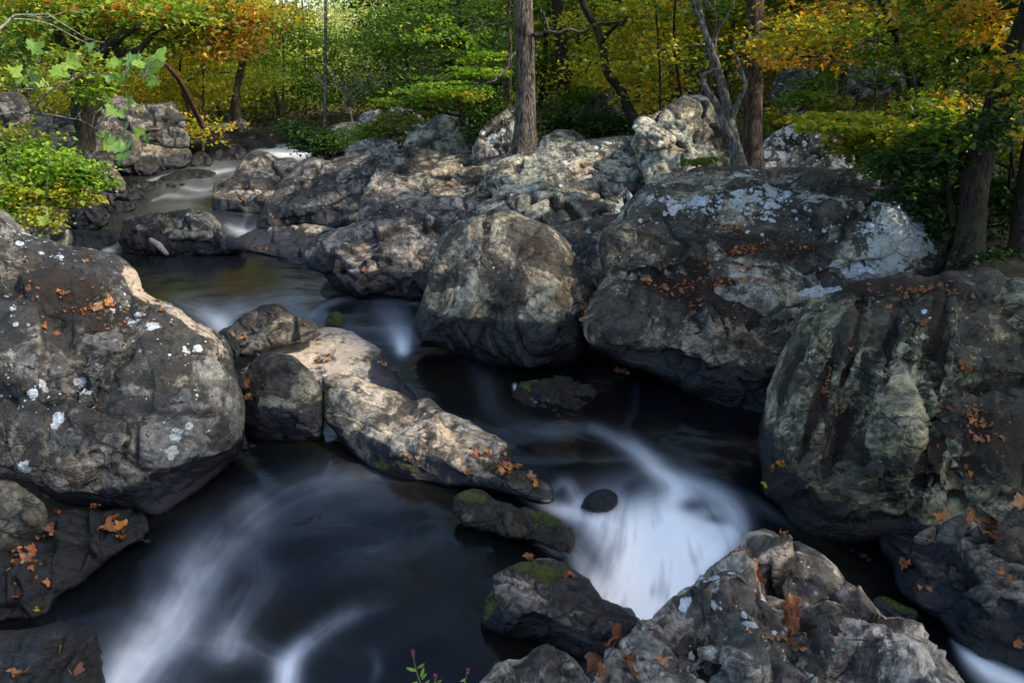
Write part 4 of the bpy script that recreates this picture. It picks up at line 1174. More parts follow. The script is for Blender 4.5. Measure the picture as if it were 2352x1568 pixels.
rock('boulder', 'pale sunlit edge of rock at the far left above the huge dark boulder', 'rock',
     [(-120,470),(-20,480),(12,492),(36,508),(55,528),(60,560),(0,580),(-120,600)], (20,545,'d',9.9), 40, 20, base=(0.24,0.225,0.18), tan=.2, lich=.1, group=G2)
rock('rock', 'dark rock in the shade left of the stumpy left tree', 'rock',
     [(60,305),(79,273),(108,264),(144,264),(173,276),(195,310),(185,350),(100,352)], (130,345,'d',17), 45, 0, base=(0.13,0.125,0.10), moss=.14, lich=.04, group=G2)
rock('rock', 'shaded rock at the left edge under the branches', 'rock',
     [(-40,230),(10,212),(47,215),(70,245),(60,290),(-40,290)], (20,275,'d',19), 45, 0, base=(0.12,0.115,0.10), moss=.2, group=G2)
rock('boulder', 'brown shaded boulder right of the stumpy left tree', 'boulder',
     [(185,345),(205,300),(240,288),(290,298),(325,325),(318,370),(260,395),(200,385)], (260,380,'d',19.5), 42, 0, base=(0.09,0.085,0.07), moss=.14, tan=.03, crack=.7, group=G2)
rock('rock', 'earthy rock slope behind the left bushes', 'rock',
     [(-120,330),(60,330),(120,345),(185,370),(225,410),(205,460),(150,480),(60,440),(-120,430)], (120,430,'d',15), 40, 10, base=(0.12,0.105,0.08), moss=.25, green=.0, tan=.05, crack=.8, group=G2)
# far rocks near the bend and behind the centre
rock('rock', 'small dark round rock at the foot of the twin trunks by the stream bend', 'rock',
     [(533,290),(540,277),(555,273),(566,280),(566,297),(545,302)], (550,298,'d',29.5), 60, 0, base=(0.10,0.10,0.10), group=G2)
rock('rock', 'thin grey rock beside the round rock at the stream bend', 'rock',
     [(498,292),(512,283),(530,284),(540,298),(515,302)], (520,299,'d',29.5), 50, 0, base=(0.15,0.15,0.14), group=G2)
rock('rock', 'slanting pale rock behind the olive bushes, left of the green sprays', 'rock',
     [(815,285),(830,262),(845,256),(870,250),(880,262),(860,285),(830,292)], (845,285,'d',24), 45, 0, base=(0.26,0.26,0.25), lich=.1, group=G1)
rock('slab', 'low pale rocks along the far right shore beyond the dark bush', 'slab',
     [(655,335),(690,310),(740,295),(800,280),(850,285),(900,300),(930,330),(850,345),(760,350),(690,348)], (780,338,'d',24), 20, 0, h=.3, base=(0.20,0.19,0.17), lich=.08, moss=.1, group=G1)
rock('rock', 'pale rock high behind the brown grey trunks under the green sprays', 'rock',
     [(880,268),(900,245),(940,250),(965,262),(975,290),(930,310),(885,300)], (925,300,'d',21), 40, 0, base=(0.19,0.20,0.17), lich=.14, moss=.1, group=G1)
# wedge stones under the right boulder
rock('stone', 'upright dark wedge stone among brown leaves, under the right boulder', 'stone',
     [(2150,1236),(2160,1212),(2178,1192),(2200,1180),(2221,1183),(2220,1215),(2196,1250),(2165,1250)], (2190,1240,'d',5.75), 60, -10, base=(0.07,0.07,0.065), rough=.6, group=G1)
rock('stone', 'pointed stone right of the upright wedge stone', 'stone',
     [(2225,1240),(2238,1212),(2250,1196),(2262,1197),(2272,1214),(2264,1245),(2240,1252)], (2250,1245,'d',5.7), 62, 0, base=(0.06,0.06,0.06), rough=.6, group=G1)
rock('stone', 'low brown stone left of the upright wedge stone', 'stone',
     [(2095,1240),(2110,1222),(2145,1207),(2152,1222),(2140,1245),(2110,1252)], (2125,1246,'d',5.8), 50, 0, base=(0.085,0.07,0.06), rough=.6, group=G1)
rock('stone', 'big shadowed stone at the right edge behind the dark slab', 'stone',
     [(2265,1265),(2290,1232),(2300,1190),(2340,1150),(2420,1130),(2480,1200),(2480,1320),(2352,1300)], (2330,1275,'d',5.6), 50, -10, base=(0.055,0.045,0.03), moss=.2, green=.1, group=G1)

# small wet stones caught along the waterline
_ps = np.random.default_rng(5)
for (pu, pv, su, sv, n, pz, lab) in [
   (330,1228,16,22,4,-.14,'small wet stone off the tip of the black ledge'), (566,1020,12,8,3,-.1,'small wet stone between the egg shaped boulder and the huge boulder'), (1360,806,12,10,3,0.0,'small wet stone in the gap right of the dome boulder'),
   (2020,1430,30,16,4,-.58,'small wet stone around the mossy wedge rock'), (1985,1275,30,16,4,-.4,'small wet stone in the narrow right channel'), (575,548,18,5,4,.33,'small stone among the heaped leaves at the head of the upper pool'),
   (300,470,26,8,4,.45,'small dark stone along the left side of the upstream run'), (400,425,40,8,4,.52,'small dark stone around the thin dark ledges'), (960,925,12,10,3,0.0,'small wet stone under the right edge of the bleached tan rock')]:
    for k in range(n):
        cu, cv = pu + _ps.uniform(-1, 1) * su, pv + _ps.uniform(-1, 1) * sv
        r0 = _ps.uniform(5, 10) * (1.0 if pv > 700 else .7)
        an = np.linspace(0, 2 * math.pi, 8)[:-1] + _ps.uniform(0, 1)
        ol = [(cu + math.cos(a_) * r0 * _ps.uniform(.9, 1.5), cv + math.sin(a_) * r0 * _ps.uniform(.5, .8)) for a_ in an]
        rock('stone', lab, 'stone', ol, (cu, cv + r0 * .5, 'z', pz), 35, 0, base=tuple(np.array([.06, .057, .052]) * _ps.uniform(.6, 1.6)), wet=.12, rough=.6, s=2.0, group='small stones at the waterline')
# ------------------------------------------------------------------ the ground sheet
DEPMAP = {}


def build_ground():
    def axis(parts):
        return np.unique(np.concatenate([np.arange(a, b, s) for a, b, s in parts]))
    xs = axis([(-400, -60, 20), (-60, -20, 2.0), (-20, 20, 0.22), (20, 60, 2.0), (60, 401, 20)])
    ys = axis([(-200, -10, 15), (-10, 2, 1.0), (2, 34, 0.22), (34, 80, 1.2), (80, 600, 20)])
    X, Y = np.meshgrid(xs, ys)
    xy = np.stack([X.ravel(), Y.ravel()], -1)
    z = terrain_z(xy)
    # the ground lies beneath every boulder: sink it wherever it would cover one
    B = 6.0
    W, H = int(2800 / B), int(2000 / B)
    dep = np.zeros((H, W))
    for uu, vv, tt in zip(SURF['u'], SURF['v'], SURF['t']):
        iu = np.clip(((uu + 200) / B).astype(int), 0, W - 1)
        iv = np.clip(((vv + 0) / B).astype(int), 0, H - 1)
        np.maximum.at(dep, (iv, iu), tt)
    DEPMAP['d'] = dep
    near = (xy[:, 1] > 1.5) & (xy[:, 1] < 32) & (np.abs(xy[:, 0]) < 22)
    low = water_z(xy) - 0.5
    for it in range(22):
        p = np.column_stack([xy, z])
        u, v = proj(p)
        t = np.linalg.norm(p - ORG, axis=1)
        iu = ((u + 200) / B).astype(int); iv = (v / B).astype(int)
        ok = near & (iu >= 1) & (iu < W - 1) & (iv >= 1) & (iv < H - 1)
        iu = np.clip(iu, 1, W - 2); iv = np.clip(iv, 1, H - 2)
        dm = np.max([dep[iv + a, iu + b] for a in (-1, 0, 1) for b in (-1, 0, 1)], axis=0)
        bad = ok & (dm > t - 0.35) & (z > low)
        z = np.where(bad, np.maximum(z - 0.13, low), z)
    Z = z.reshape(X.shape)
    nearg = near.reshape(X.shape)
    for it in range(2):
        Zs = Z.copy()
        Zs[1:-1, 1:-1] = (Z[1:-1, 1:-1] * 2 + Z[:-2, 1:-1] + Z[2:, 1:-1] + Z[1:-1, :-2] + Z[1:-1, 2:]) / 6
        Z = np.where(nearg, np.minimum(Z, Zs) * 0.7 + Zs * 0.3, Z)
    z = Z.ravel()
    v = np.column_stack([xy, z])
    nx, ny = len(xs), len(ys)
    i = np.arange(ny - 1)[:, None] * nx + np.arange(nx - 1)[None]
    f = np.stack([i, i + 1, i + nx + 1, i + nx], -1).reshape(-1, 4)
    o = mesh_np('ground', v, f, M_GROUND)
    tag(o, kind='structure')
    return o


build_ground()

# ------------------------------------------------------------------ foliage
PAL = {
 'bright': [((0.17,0.30,0.025),4), ((0.11,0.22,0.02),4), ((0.26,0.34,0.03),2), ((0.42,0.36,0.03),.5)],
 'green': [((0.09,0.17,0.02),5), ((0.05,0.11,0.018),4), ((0.16,0.22,0.02),2)],
 'dark': [((0.035,0.08,0.018),5), ((0.02,0.05,0.015),4), ((0.07,0.12,0.02),1.5)],
 'olive': [((0.14,0.16,0.02),4), ((0.20,0.19,0.02),3), ((0.08,0.12,0.02),3)],
 'yellow': [((0.54,0.42,0.03),4), ((0.38,0.37,0.03),3), ((0.20,0.28,0.03),3), ((0.50,0.26,0.03),.7)],
 'yelgreen': [((0.34,0.36,0.035),4), ((0.20,0.28,0.03),4), ((0.50,0.40,0.03),2)],
 'orange': [((0.50,0.27,0.03),4), ((0.50,0.36,0.03),3), ((0.34,0.13,0.02),1.3), ((0.22,0.25,0.02),2.5)],
 'red': [((0.34,0.12,0.03),3), ((0.44,0.22,0.03),3), ((0.22,0.22,0.02),4)],
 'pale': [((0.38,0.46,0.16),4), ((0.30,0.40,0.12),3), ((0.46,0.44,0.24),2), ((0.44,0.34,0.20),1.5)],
 'glow': [((0.55,0.55,0.10),4), ((0.40,0.48,0.08),4), ((0.62,0.55,0.14),2)],  # lime brightened so the far leaves look sunlit
 'mixleft': [((0.17,0.26,0.025),5), ((0.11,0.18,0.02),4), ((0.34,0.30,0.03),1.5), ((0.34,0.14,0.02),.5)],
 'mixright': [((0.44,0.34,0.03),2.5), ((0.15,0.23,0.02),5), ((0.08,0.14,0.02),3), ((0.42,0.22,0.02),1)],
}


def leaf_quads(pos, size, col, up=1.2, lobed=False, r=None):
    n = len(pos)
    r = r or rng
    nm = r.normal(size=(n, 3)); nm[:, 2] = np.abs(nm[:, 2]) + up
    nm /= np.linalg.norm(nm, axis=1, keepdims=True)
    d = r.normal(size=(n, 3)); d[:, 2] -= 0.35
    d -= (d * nm).sum(1, keepdims=True) * nm
    d /= np.linalg.norm(d, axis=1, keepdims=True)
    s = np.cross(nm, d)
    L = (size * r.uniform(0.65, 1.3, n))[:, None]
    a = pos
    w = 0.36
    v = np.stack([a, a + d * L * .42 + s * L * w + nm * L * .10, a + d * L - nm * L * 0.12, a + d * L * .42 - s * L * w + nm * L * .10], 1).reshape(-1, 3)
    i = np.arange(n)[:, None] * 4
    f = np.concatenate([i + [0, 1, 2], i + [0, 2, 3]])
    return v, f, np.repeat(col, 4, 0)


def crown_points(c, rad, n, pal, nsub, flat=0.35, spread=0.30, r=None):
    r = r or rng
    c = np.asarray(c, float); rad = np.asarray(rad, float)
    q = r.normal(size=(nsub, 3)); q /= np.linalg.norm(q, axis=1, keepdims=True)
    q *= (r.random(nsub) ** 0.45)[:, None]
    sub = c + q * rad
    w = r.random(nsub) ** 1.5 + 0.15
    k = r.choice(nsub, n, p=w / w.sum())
    sp = spread * rad.min() + 0.12 * rad
    p = sub[k] + r.normal(size=(n, 3)) * sp * np.array([1, 1, flat])
    cols = np.array([x[0] for x in PAL[pal]]); cw = np.array([x[1] for x in PAL[pal]]); cw = cw / cw.sum()
    main = r.choice(len(cols), nsub, p=cw)
    own = r.choice(len(cols), n, p=cw)
    ci = np.where(r.random(n) < 0.6, main[k], own)
    col = np.minimum(cols[ci] * (0.88 + 0.56 * r.random((n, 1))), .75)
    return p, col, sub


# sunlit spots: leaves are left out towards the sun so light reaches these places  (u, v, dist, radius)
GAPS = [(322,655,8.9,.34),(395,720,8.4,.32),(470,768,7.7,.32),(520,800,7.4,.25),(690,800,9.3,.6),(800,840,8.9,.3),(960,990,7.4,.35),(1010,1050,6.9,.3),(840,930,8.0,.35),(1218,290,15.4,.35),(1190,600,10.0,.75),
        (1720,160,12.5,1.2),(580,450,18.5,1.2),(680,540,15.5,.8),(1000,400,15.5,.9),(1300,380,14,1.0),(850,620,12.3,.5),(2100,310,11,.8),(950,200,16,2.0),(1560,270,13.3,.6),(1800,1380,5.1,.25)]
GP = np.array([at(u, v, d) for u, v, d, r_ in GAPS])
GR = np.array([g[3] for g in GAPS])


def gap_filter(p):
    keep = np.ones(len(p), bool)
    for g, r_ in zip(GP, GR):
        q = p - g
        a = q @ SUN_DIR
        d = np.linalg.norm(q - a[:, None] * SUN_DIR, axis=1)
        keep &= ~((a > 1.5) & (d < r_ + 0.012 * a))
    return keep


def limb(g, a, b, r0, r1, sag=0.15, seed=0, sides=6):
    rr = np.random.default_rng(seed)
    n = 7
    t = np.linspace(0, 1, n)[:, None]
    a = np.asarray(a, float); b = np.asarray(b, float)
    L = np.linalg.norm(b - a)
    pts = a + (b - a) * t + np.array([0, 0, 1]) * (np.sin(t * math.pi) * sag * L)
    w = rr.normal(size=(n, 3)) * 0.035 * L
    w[0] = 0; w[-1] = 0
    pts = pts + w
    g.tube(pts, np.linspace(r0, r1, n), sides, cap=False)
    return pts


def C(u, v, dist, ru, rv, n, size, pal, depth=None, nsub=26, flat=0.35):
    return dict(c=at(u, v, dist), rad=np.array([ru * dist / FPX, depth or max(ru, rv) * dist / FPX * 0.8, rv * dist / FPX]), n=n, size=size, pal=pal, nsub=nsub, flat=flat)


def W(x, y, z, rx, ry, rz, n, size, pal, nsub=26, flat=0.5):
    return dict(c=np.array([x, y, z], float), rad=np.array([rx, ry, rz], float), n=n, size=size, pal=pal, nsub=nsub, flat=flat)


TREEN = [0]


def tree(name, label, cat, trunk, radii, bark, clusters, limbs=(), group=None, sides=14, wob=0.10, twigs=8, leafmat=None, up=1.2, crown='crown'):
    """trunk: list of stems, each a list of 3-D points; radii: matching lists"""
    TREEN[0] += 1
    seed = 900 + TREEN[0]
    r = np.random.default_rng(seed)
    base = np.array(trunk[0][0], float)
    root = empty(name, base, label, cat, group)
    g = Geo()
    for st, rd in zip(trunk, radii):
        pts, (rr,) = resample(np.array(st, float), [rd], 0.22 if max(rd) > .05 else 0.4)
        g.tube(pts, rr, sides if max(rd) > .05 else 7, wob, seed)
    for a, b, r0, r1, sag in limbs:
        limb(g, a, b, r0, r1, sag, seed + len(g.v))
    stems = np.concatenate([resample(np.array(st, float), [rd], 0.3)[0] for st, rd in zip(trunk, radii)])
    lg = Geo()
    P, K, S = [], [], []
    for ci, c in enumerate(clusters):
        p, col, sub = crown_points(c['c'], c['rad'], c['n'], c['pal'], c['nsub'] * 2, c['flat'], r=r)
        P.append(p); K.append(col); S.append(np.full(len(p), c['size']))
        cc = c['c']
        # a limb from the stem to the clump, then twigs to the leaf sprays
        lower = stems[stems[:, 2] < cc[2] + 0.2]
        cand = lower if len(lower) else stems
        a = cand[np.argmin(np.linalg.norm(cand - cc, axis=1) + 0.35 * np.abs(cc[2] - cand[:, 2]))]
        Ld = np.linalg.norm(cc - a)
        if Ld > 0.2 and twigs:
            r0 = 0.010 + 0.010 * min(Ld, 4)
            pts = limb(lg, a, cc, r0, r0 * 0.4, 0.06, seed * 7 + ci, 5)
            for k in range(min(twigs, len(sub))):
                limb(lg, pts[int(r.integers(3, 7))], sub[k], r0 * 0.35, 0.004, 0.04, seed * 11 + ci * 17 + k, 4)
    if lg.n:
        g.v += lg.v; g.f += [f + g.n for f in lg.f]; g.c += lg.c; g.n += lg.n
    g.build('trunk', bark, root)
    if clusters:
        P = np.concatenate(P); K = np.concatenate(K); S = np.concatenate(S)
        m = gap_filter(P)
        fg = Geo()
        fg.tri(*leaf_quads(P[m], S[m], K[m], up, r=r))
        fg.build(crown, leafmat or M_LEAF, root, smooth=False)
    return root


def stem(*pts):
    return [at(u, v, d) for u, v, d in pts]


# --- trees one can tell apart -----------------------------------------------------------------
tree('tree', 'thick straight tree with ridged grey bark behind the striped slab', 'tree',
     [stem((1207,352,15.2),(1206,300,15.2),(1208,200,15.3),(1205,100,15.4),(1202,0,15.5),(1200,-200,16.2),(1200,-420,17.2))], [[.29,.20,.175,.175,.165,.15,.1]], M_BARK_G,
     [C(1250,-330,14.5,300,150,2000,.19,'green'), C(1060,70,15.4,120,45,1500,.085,'bright',1.2,22,.2)],
     limbs=[(at(1222,80,15.3), at(1345,72,15.0), .04,.02,.02),(at(1345,72,15.0), at(1400,40,14.9), .02,.008,.02),(at(1345,72,15.0), at(1330,20,14.9), .014,.006,.0),
            (at(1192,112,15.3), at(1140,182,15.0), .03,.022,-.02),(at(1140,182,15.0), at(1108,196,14.9), .022,.012,.0),(at(1108,196,14.9), at(1060,205,14.9), .012,.006,.0),(at(1262,75,15.2), at(1240,10,15.2), .02,.01,.0)], group='trees on the right bank', sides=28, wob=.07)
tree('tree', 'dark straight tree just right of the thick grey trunk', 'tree',
     [stem((1306,330,18.6),(1300,270,18.6),(1294,170,18.8),(1286,80,19.0),(1280,0,19.2),(1272,-250,20.5))], [[.19,.165,.15,.14,.135,.1]], M_BARK_D,
     [C(1380,-200,18,260,120,1600,.18,'yellow'), C(1330,-60,19.5,150,50,1500,.10,'yelgreen')], group='trees on the right bank', sides=18)
tree('tree', 'tall reddish brown tree rising behind the white lichen boulder', 'tree',
     [stem((1727,392,12.6),(1728,330,12.6),(1730,200,12.7),(1733,100,12.8),(1735,0,12.9),(1740,-250,13.8),(1745,-520,15.2))], [[.20,.145,.135,.125,.12,.11,.08]], M_BARK_B,
     [C(1650,-420,12.5,420,200,4200,.19,'green'), C(1950,-380,12.0,330,200,3200,.19,'mixright'), C(1500,-330,13,260,150,2200,.18,'mixright')], group='trees on the right bank', sides=24, wob=.08,  # clumps high above the frame, added to shade the rocks
     limbs=[(at(1735,80,12.7), at(1900,10,12.0), .03,.012,.03),(at(1728,110,12.7), at(1640,150,12.4), .012,.004,.0)])
tree('forked_tree', 'forked pale grey tree with twisting stems beside the reddish brown trunk', 'tree',
     [stem((1700,392,12.3),(1686,330,12.3),(1672,262,12.3),(1655,180,12.35),(1632,110,12.4),(1615,60,12.4),(1602,0,12.5),(1580,-160,13)),
      stem((1690,340,12.3),(1668,300,12.2),(1645,240,12.1),(1622,205,12.1),(1612,178,12.1),(1628,166,12.1),(1645,158,12.2)),
      stem((1676,285,12.3),(1700,225,12.2),(1712,190,12.2),(1690,130,12.2),(1688,105,12.2),(1712,95,12.2),(1740,85,12.2)),
      stem((1630,105,12.4),(1655,60,12.4),(1680,20,12.4),(1690,-20,12.4)), stem((1640,130,12.4),(1646,60,12.4),(1640,0,12.4),(1640,-60,12.4)), stem((1616,62,12.4),(1595,20,12.3),(1580,-30,12.2))],
     [[.13,.09,.075,.06,.055,.045,.04,.02],[.07,.06,.05,.045,.035,.03,.012],[.05,.035,.03,.025,.02,.016,.006],[.028,.02,.014,.008],[.022,.018,.012,.008],[.03,.022,.014]], M_BARK_P,
     [C(1560,-170,12.4,200,80,1200,.13,'yellow'), C(1530,120,12.6,70,40,170,.085,'yellow')], group='trees on the right bank', sides=14, wob=.12)
tree('tree', 'leaning dark tree with a swollen base at the right edge of the wood', 'tree',
     [stem((2215,640,10.0),(2228,560,10.0),(2235,480,10.05),(2240,410,10.1),(2262,330,10.15),(2285,250,10.2),(2312,170,10.3),(2340,90,10.4),(2372,0,10.5),(2440,-250,11)), stem((2245,420,10.1),(2268,350,10.3),(2290,290,10.3))],
     [[.22,.15,.135,.155,.13,.12,.11,.10,.10,.07],[.1,.06,.02]], M_BARK_D,
     [W(8,9,9,5,4.5,2,6500,.27,'green',80), W(10,4,9.5,5,4.5,2,6500,.27,'green',80), W(7,6,7.8,3.5,3.5,1.2,2600,.22,'mixright',50), W(13,9,11,5.5,5.5,2,6500,.28,'green',80), W(12,0,10,5,4,2,5500,.28,'green',70), W(8,14,9.5,5,4.5,2,5500,.27,'green',70), W(14,15,11,5,5,2,4500,.28,'green',70), W(5.5,8,6.8,2.2,2,1,900,.16,'mixright',20)], group='trees on the right bank', sides=24, wob=.14)  # unseen crown clumps added out of frame to keep sun off the stream
tree('tree', 'shadowed trunk at the very right edge with mossy foot', 'tree',
     [stem((2325,650,10.3),(2335,600,10.3),(2345,520,10.4),(2360,400,10.5),(2385,250,10.6),(2420,0,11))], [[.14,.11,.10,.095,.09,.07]], M_BARK_D, [C(2420,-150,9,160,120,800,.16,'dark')], group='trees on the right bank', sides=16)
tree('tree', 'mossy leaning tree bending left under yellow leaves', 'tree',
     [stem((1510,345,16.0),(1475,300,16.2),(1448,262,16.4),(1432,222,16.5),(1414,192,16.6),(1394,165,16.7),(1386,120,16.9),(1368,60,17.0),(1340,10,17.1),(1330,-100,17.5))], [[.14,.11,.10,.095,.085,.08,.075,.07,.065,.05]], M_BARK_D,
     [C(1470,140,17.3,130,85,1700,.10,'yellow'), C(1400,60,17.8,120,60,1300,.10,'yelgreen'), C(1520,60,17.5,90,60,900,.10,'yellow'), C(1480,230,16.6,70,30,450,.09,'yellow'), C(1350,180,18.8,80,60,900,.09,'yellow')], group='trees on the right bank',
     limbs=[(at(1380,100,16.9), at(1440,40,16.5), .05,.02,.02)])
tree('slender_tree', 'slender grey pole of a tree standing in the bright gap', 'tree',
     [stem((745,322,31),(746,280,31),(747,180,31.5),(748,60,32),(748,-60,32.5))], [[.09,.075,.07,.06,.05]], M_BARK_P, [C(748,-140,32,90,60,500,.2,'pale')], group='trees by the far bend', sides=8)
tree('tree', 'twin trunk tree standing at the stream bend before yellow foliage', 'tree',
     [stem((548,302,30),(545,260,30),(543,210,30),(556,150,30.2),(570,90,30.4),(580,20,30.6),(584,-60,31)), stem((532,300,30.1),(533,260,30.2),(540,215,30.2),(550,160,30.3))], [[.17,.13,.12,.12,.10,.09,.07],[.13,.10,.09,.07]], M_BARK_B,
     [C(500,60,29,110,60,1100,.14,'red'), C(560,-40,30,120,40,400,.16,'yelgreen'), C(600,110,30,60,70,900,.13,'bright'), C(470,110,28.5,70,34,900,.12,'orange')], group='trees by the far bend', sides=12)
tree('dead_tree', 'broken reddish dead trunk leaning left over the bank', 'tree',
     [stem((467,290,24),(448,255,23.5),(432,222,23),(415,190,22.6),(394,163,22.2),(374,140,22))], [[.085,.075,.07,.075,.06,.03]], M_BARK_R, [],
     limbs=[(at(430,185,22.8), at(445,178,22.6), .04,.015,0)], group='trees by the far bend', sides=12, wob=.45)
tree('tree', 'stumpy dark tree with a swollen trunk on the left bank', 'tree',
     [stem((196,345,15.6),(195,300,15.6),(192,270,15.6),(200,230,15.6),(190,190,15.6),(200,160,15.7),(240,115,15.6),(275,85,15.4),(330,50,15.2)),
      stem((190,200,15.6),(165,150,15.8),(140,100,16),(128,40,16.2),(110,-60,16.5)), stem((200,170,15.6),(170,120,15.8),(176,60,16),(190,-20,16.2)), stem((270,125,15.6),(320,115,15.4),(362,70,15.2),(430,55,15.0),(520,68,14.8))],
     [[.15,.145,.19,.24,.20,.13,.10,.07,.04],[.14,.11,.09,.07,.05],[.10,.08,.06,.04],[.06,.05,.035,.025,.01]], M_BARK_D,
     [C(60,20,15.5,110,60,1100,.11,'mixleft'), C(200,20,16.5,140,60,1300,.11,'mixleft'), C(90,110,16.8,110,40,650,.11,'green'), C(330,40,15.6,120,44,1150,.11,'mixleft'), C(450,40,15.5,120,40,1100,.11,'mixleft'),
      C(540,80,15.2,70,50,750,.10,'red'), C(400,100,15.4,60,34,400,.10,'mixleft'), C(260,95,16.8,90,40,600,.11,'green'), C(170,150,14.9,70,44,520,.10,'mixleft'), C(220,215,14.8,44,24,220,.10,'bright'), C(540,20,15.5,80,34,450,.11,'orange'),], group='trees on the left bank', sides=16, wob=.22)
tree('dogwood_tree', 'small tree with flat bright green sprays left of the thick grey trunk', 'tree',
     [stem((1062,290,18),(1060,240,18),(1058,150,18.2),(1055,60,18.4),(1052,-40,18.6))], [[.07,.06,.055,.05,.04]], M_BARK_D,
     [C(990,205,16,125,20,3000,.085,'bright',1.6,26,.16), C(920,235,16.2,60,16,1000,.085,'bright',1.0,14,.16), C(1060,222,15.6,60,14,800,.08,'yelgreen',.8,14,.14), C(960,165,16.8,110,18,1900,.085,'bright',1.4,24,.16), C(1040,130,17.2,120,20,2000,.085,'bright',1.4,24,.18),
      C(1000,90,17.6,120,22,1900,.09,'green',1.6,24,.2), C(1090,170,16.8,70,16,900,.085,'bright',1.2,16,.16), C(920,270,16.8,70,16,800,.085,'olive',1.0,16,.2), C(1110,40,18,100,30,1500,.09,'green',1.6,24,.25), C(980,30,18.4,110,30,1500,.09,'green',1.6,24,.25)], group='trees on the right bank', sides=8, up=2.5, twigs=14)
tree('tree', 'thin dark trunk on the slope above the white and grey lichen rock', 'tree',
     [stem((1930,290,16.5),(1934,220,16.5),(1940,150,16.6),(1950,60,16.8),(1960,-60,17))], [[.085,.075,.07,.065,.05]], M_BARK_D,
     [C(1900,60,15.5,120,60,1500,.095,'orange'), C(2000,90,16.5,110,60,1500,.095,'mixright'), C(1880,200,16,60,30,500,.085,'green')], group='trees on the right bank', sides=10)
tree('tree', 'dim trunk far right of centre behind green leaves', 'tree',
     [stem((2110,200,21),(2115,150,21),(2118,70,21.2),(2125,-40,21.5))], [[.11,.10,.10,.08]], M_BARK_D,
     [C(2120,60,19,120,70,1600,.11,'green'), C(2180,120,20,100,60,1200,.11,'mixright')], group='trees on the right bank', sides=10)
tree('tree', 'dark double stemmed tree behind the bright green sprays', 'tree',
     [stem((1088,300,22),(1085,240,22),(1084,120,22),(1080,-20,22.5)), stem((1035,200,22.4),(1030,130,22.4),(1020,60,22.6),(1010,-30,23))], [[.10,.09,.085,.07],[.13,.12,.12,.10]], M_BARK_D,
     [C(1060,120,22.6,130,90,2600,.11,'dark'), C(1010,40,23,120,60,1600,.12,'green'), C(1100,240,20.5,60,36,900,.10,'dark'), C(900,100,23,90,70,1500,.12,'green')], group='trees on the right bank', sides=10)
tree('tree', 'orange leaved tree reaching across the top of the reddish brown trunk', 'tree',
     [stem((2110,330,13.5),(2100,220,13.3),(2070,110,13.0),(2040,40,12.8),(2010,-40,12.6))], [[.07,.06,.055,.05,.04]], M_BARK_D,
     [C(1830,130,11.8,120,30,450,.085,'orange',1.2,30,.3), C(1780,90,11.9,80,40,450,.085,'yellow',1.0,26,.35), C(1980,60,11.6,140,40,500,.085,'yelgreen',1.3,34,.3), C(2060,130,12,110,50,500,.09,'green'), C(1930,20,11.8,160,40,400,.09,'orange',1.4,34,.35),
      C(2200,60,11.5,130,60,900,.09,'mixright',None,34), C(2290,40,10.8,90,60,600,.09,'orange',None,30)], group='trees on the right bank', sides=10,
     limbs=[(at(2050,70,12.9), at(1900,150,11.8), .025,.008,-.02),(at(1990,190,12.6), at(1880,230,11.9), .012,.005,.0),(at(2090,180,13.1), at(1980,190,12.4), .022,.01,.0)])
tree('sapling', 'low sapling with yellow green leaves spreading over the long lichen boulder', 'sapling',
     [stem((2180,430,10.6),(2150,380,10.8),(2080,320,11),(1990,290,11),(1900,272,11))], [[.04,.035,.025,.015,.008]], M_BARK_D,
     [C(1960,285,11,110,22,1700,.085,'yelgreen',.9,26,.2), C(1870,272,11.2,50,12,330,.085,'yellow',.5,12,.2), C(2080,310,11,110,34,1900,.085,'yelgreen',1.0,26,.3), C(2040,350,10.9,90,26,1100,.085,'olive',.8,20,.3), C(2150,260,11.3,90,40,1300,.09,'mixright'), C(1990,330,11.2,70,20,600,.08,'yellow',.6,16,.3)], group='undergrowth shrubs', sides=7, twigs=12)
tree('shrub', 'deep green shrub between the long lichen boulder and the leaning dark tree', 'shrub',
     [stem((2190,520,10.2),(2180,440,10.2),(2170,380,10.2))], [[.03,.025,.012]], M_BARK_D,
     [C(2110,375,10,80,34,800,.10,'dark'), C(2050,385,10.3,60,22,500,.09,'green'), C(2150,330,10.2,60,40,600,.10,'green')], group='undergrowth shrubs', sides=6)
tree('shrub', 'dark brambles filling the hollow at the right edge behind the olive boulder', 'shrub',
     [stem((2290,640,10.9),(2300,560,10.9),(2310,470,11))], [[.02,.015,.01]], M_BARK_D,
     [C(2300,430,11,80,60,1600,.09,'dark'), C(2160,500,11,60,50,600,.09,'dark'), C(2310,560,11,60,60,600,.085,'dark'), C(2320,612,10.4,50,22,450,.075,'dark'), C(2280,600,10.0,80,22,900,.07,'dark'), C(2330,330,11.6,70,60,700,.09,'mixright'), C(2120,440,11.2,70,30,700,.09,'dark'), C(2270,300,9.6,60,40,330,.09,'dark'), C(2310,180,9.6,60,50,330,.09,'mixright')], group='undergrowth shrubs', sides=5)
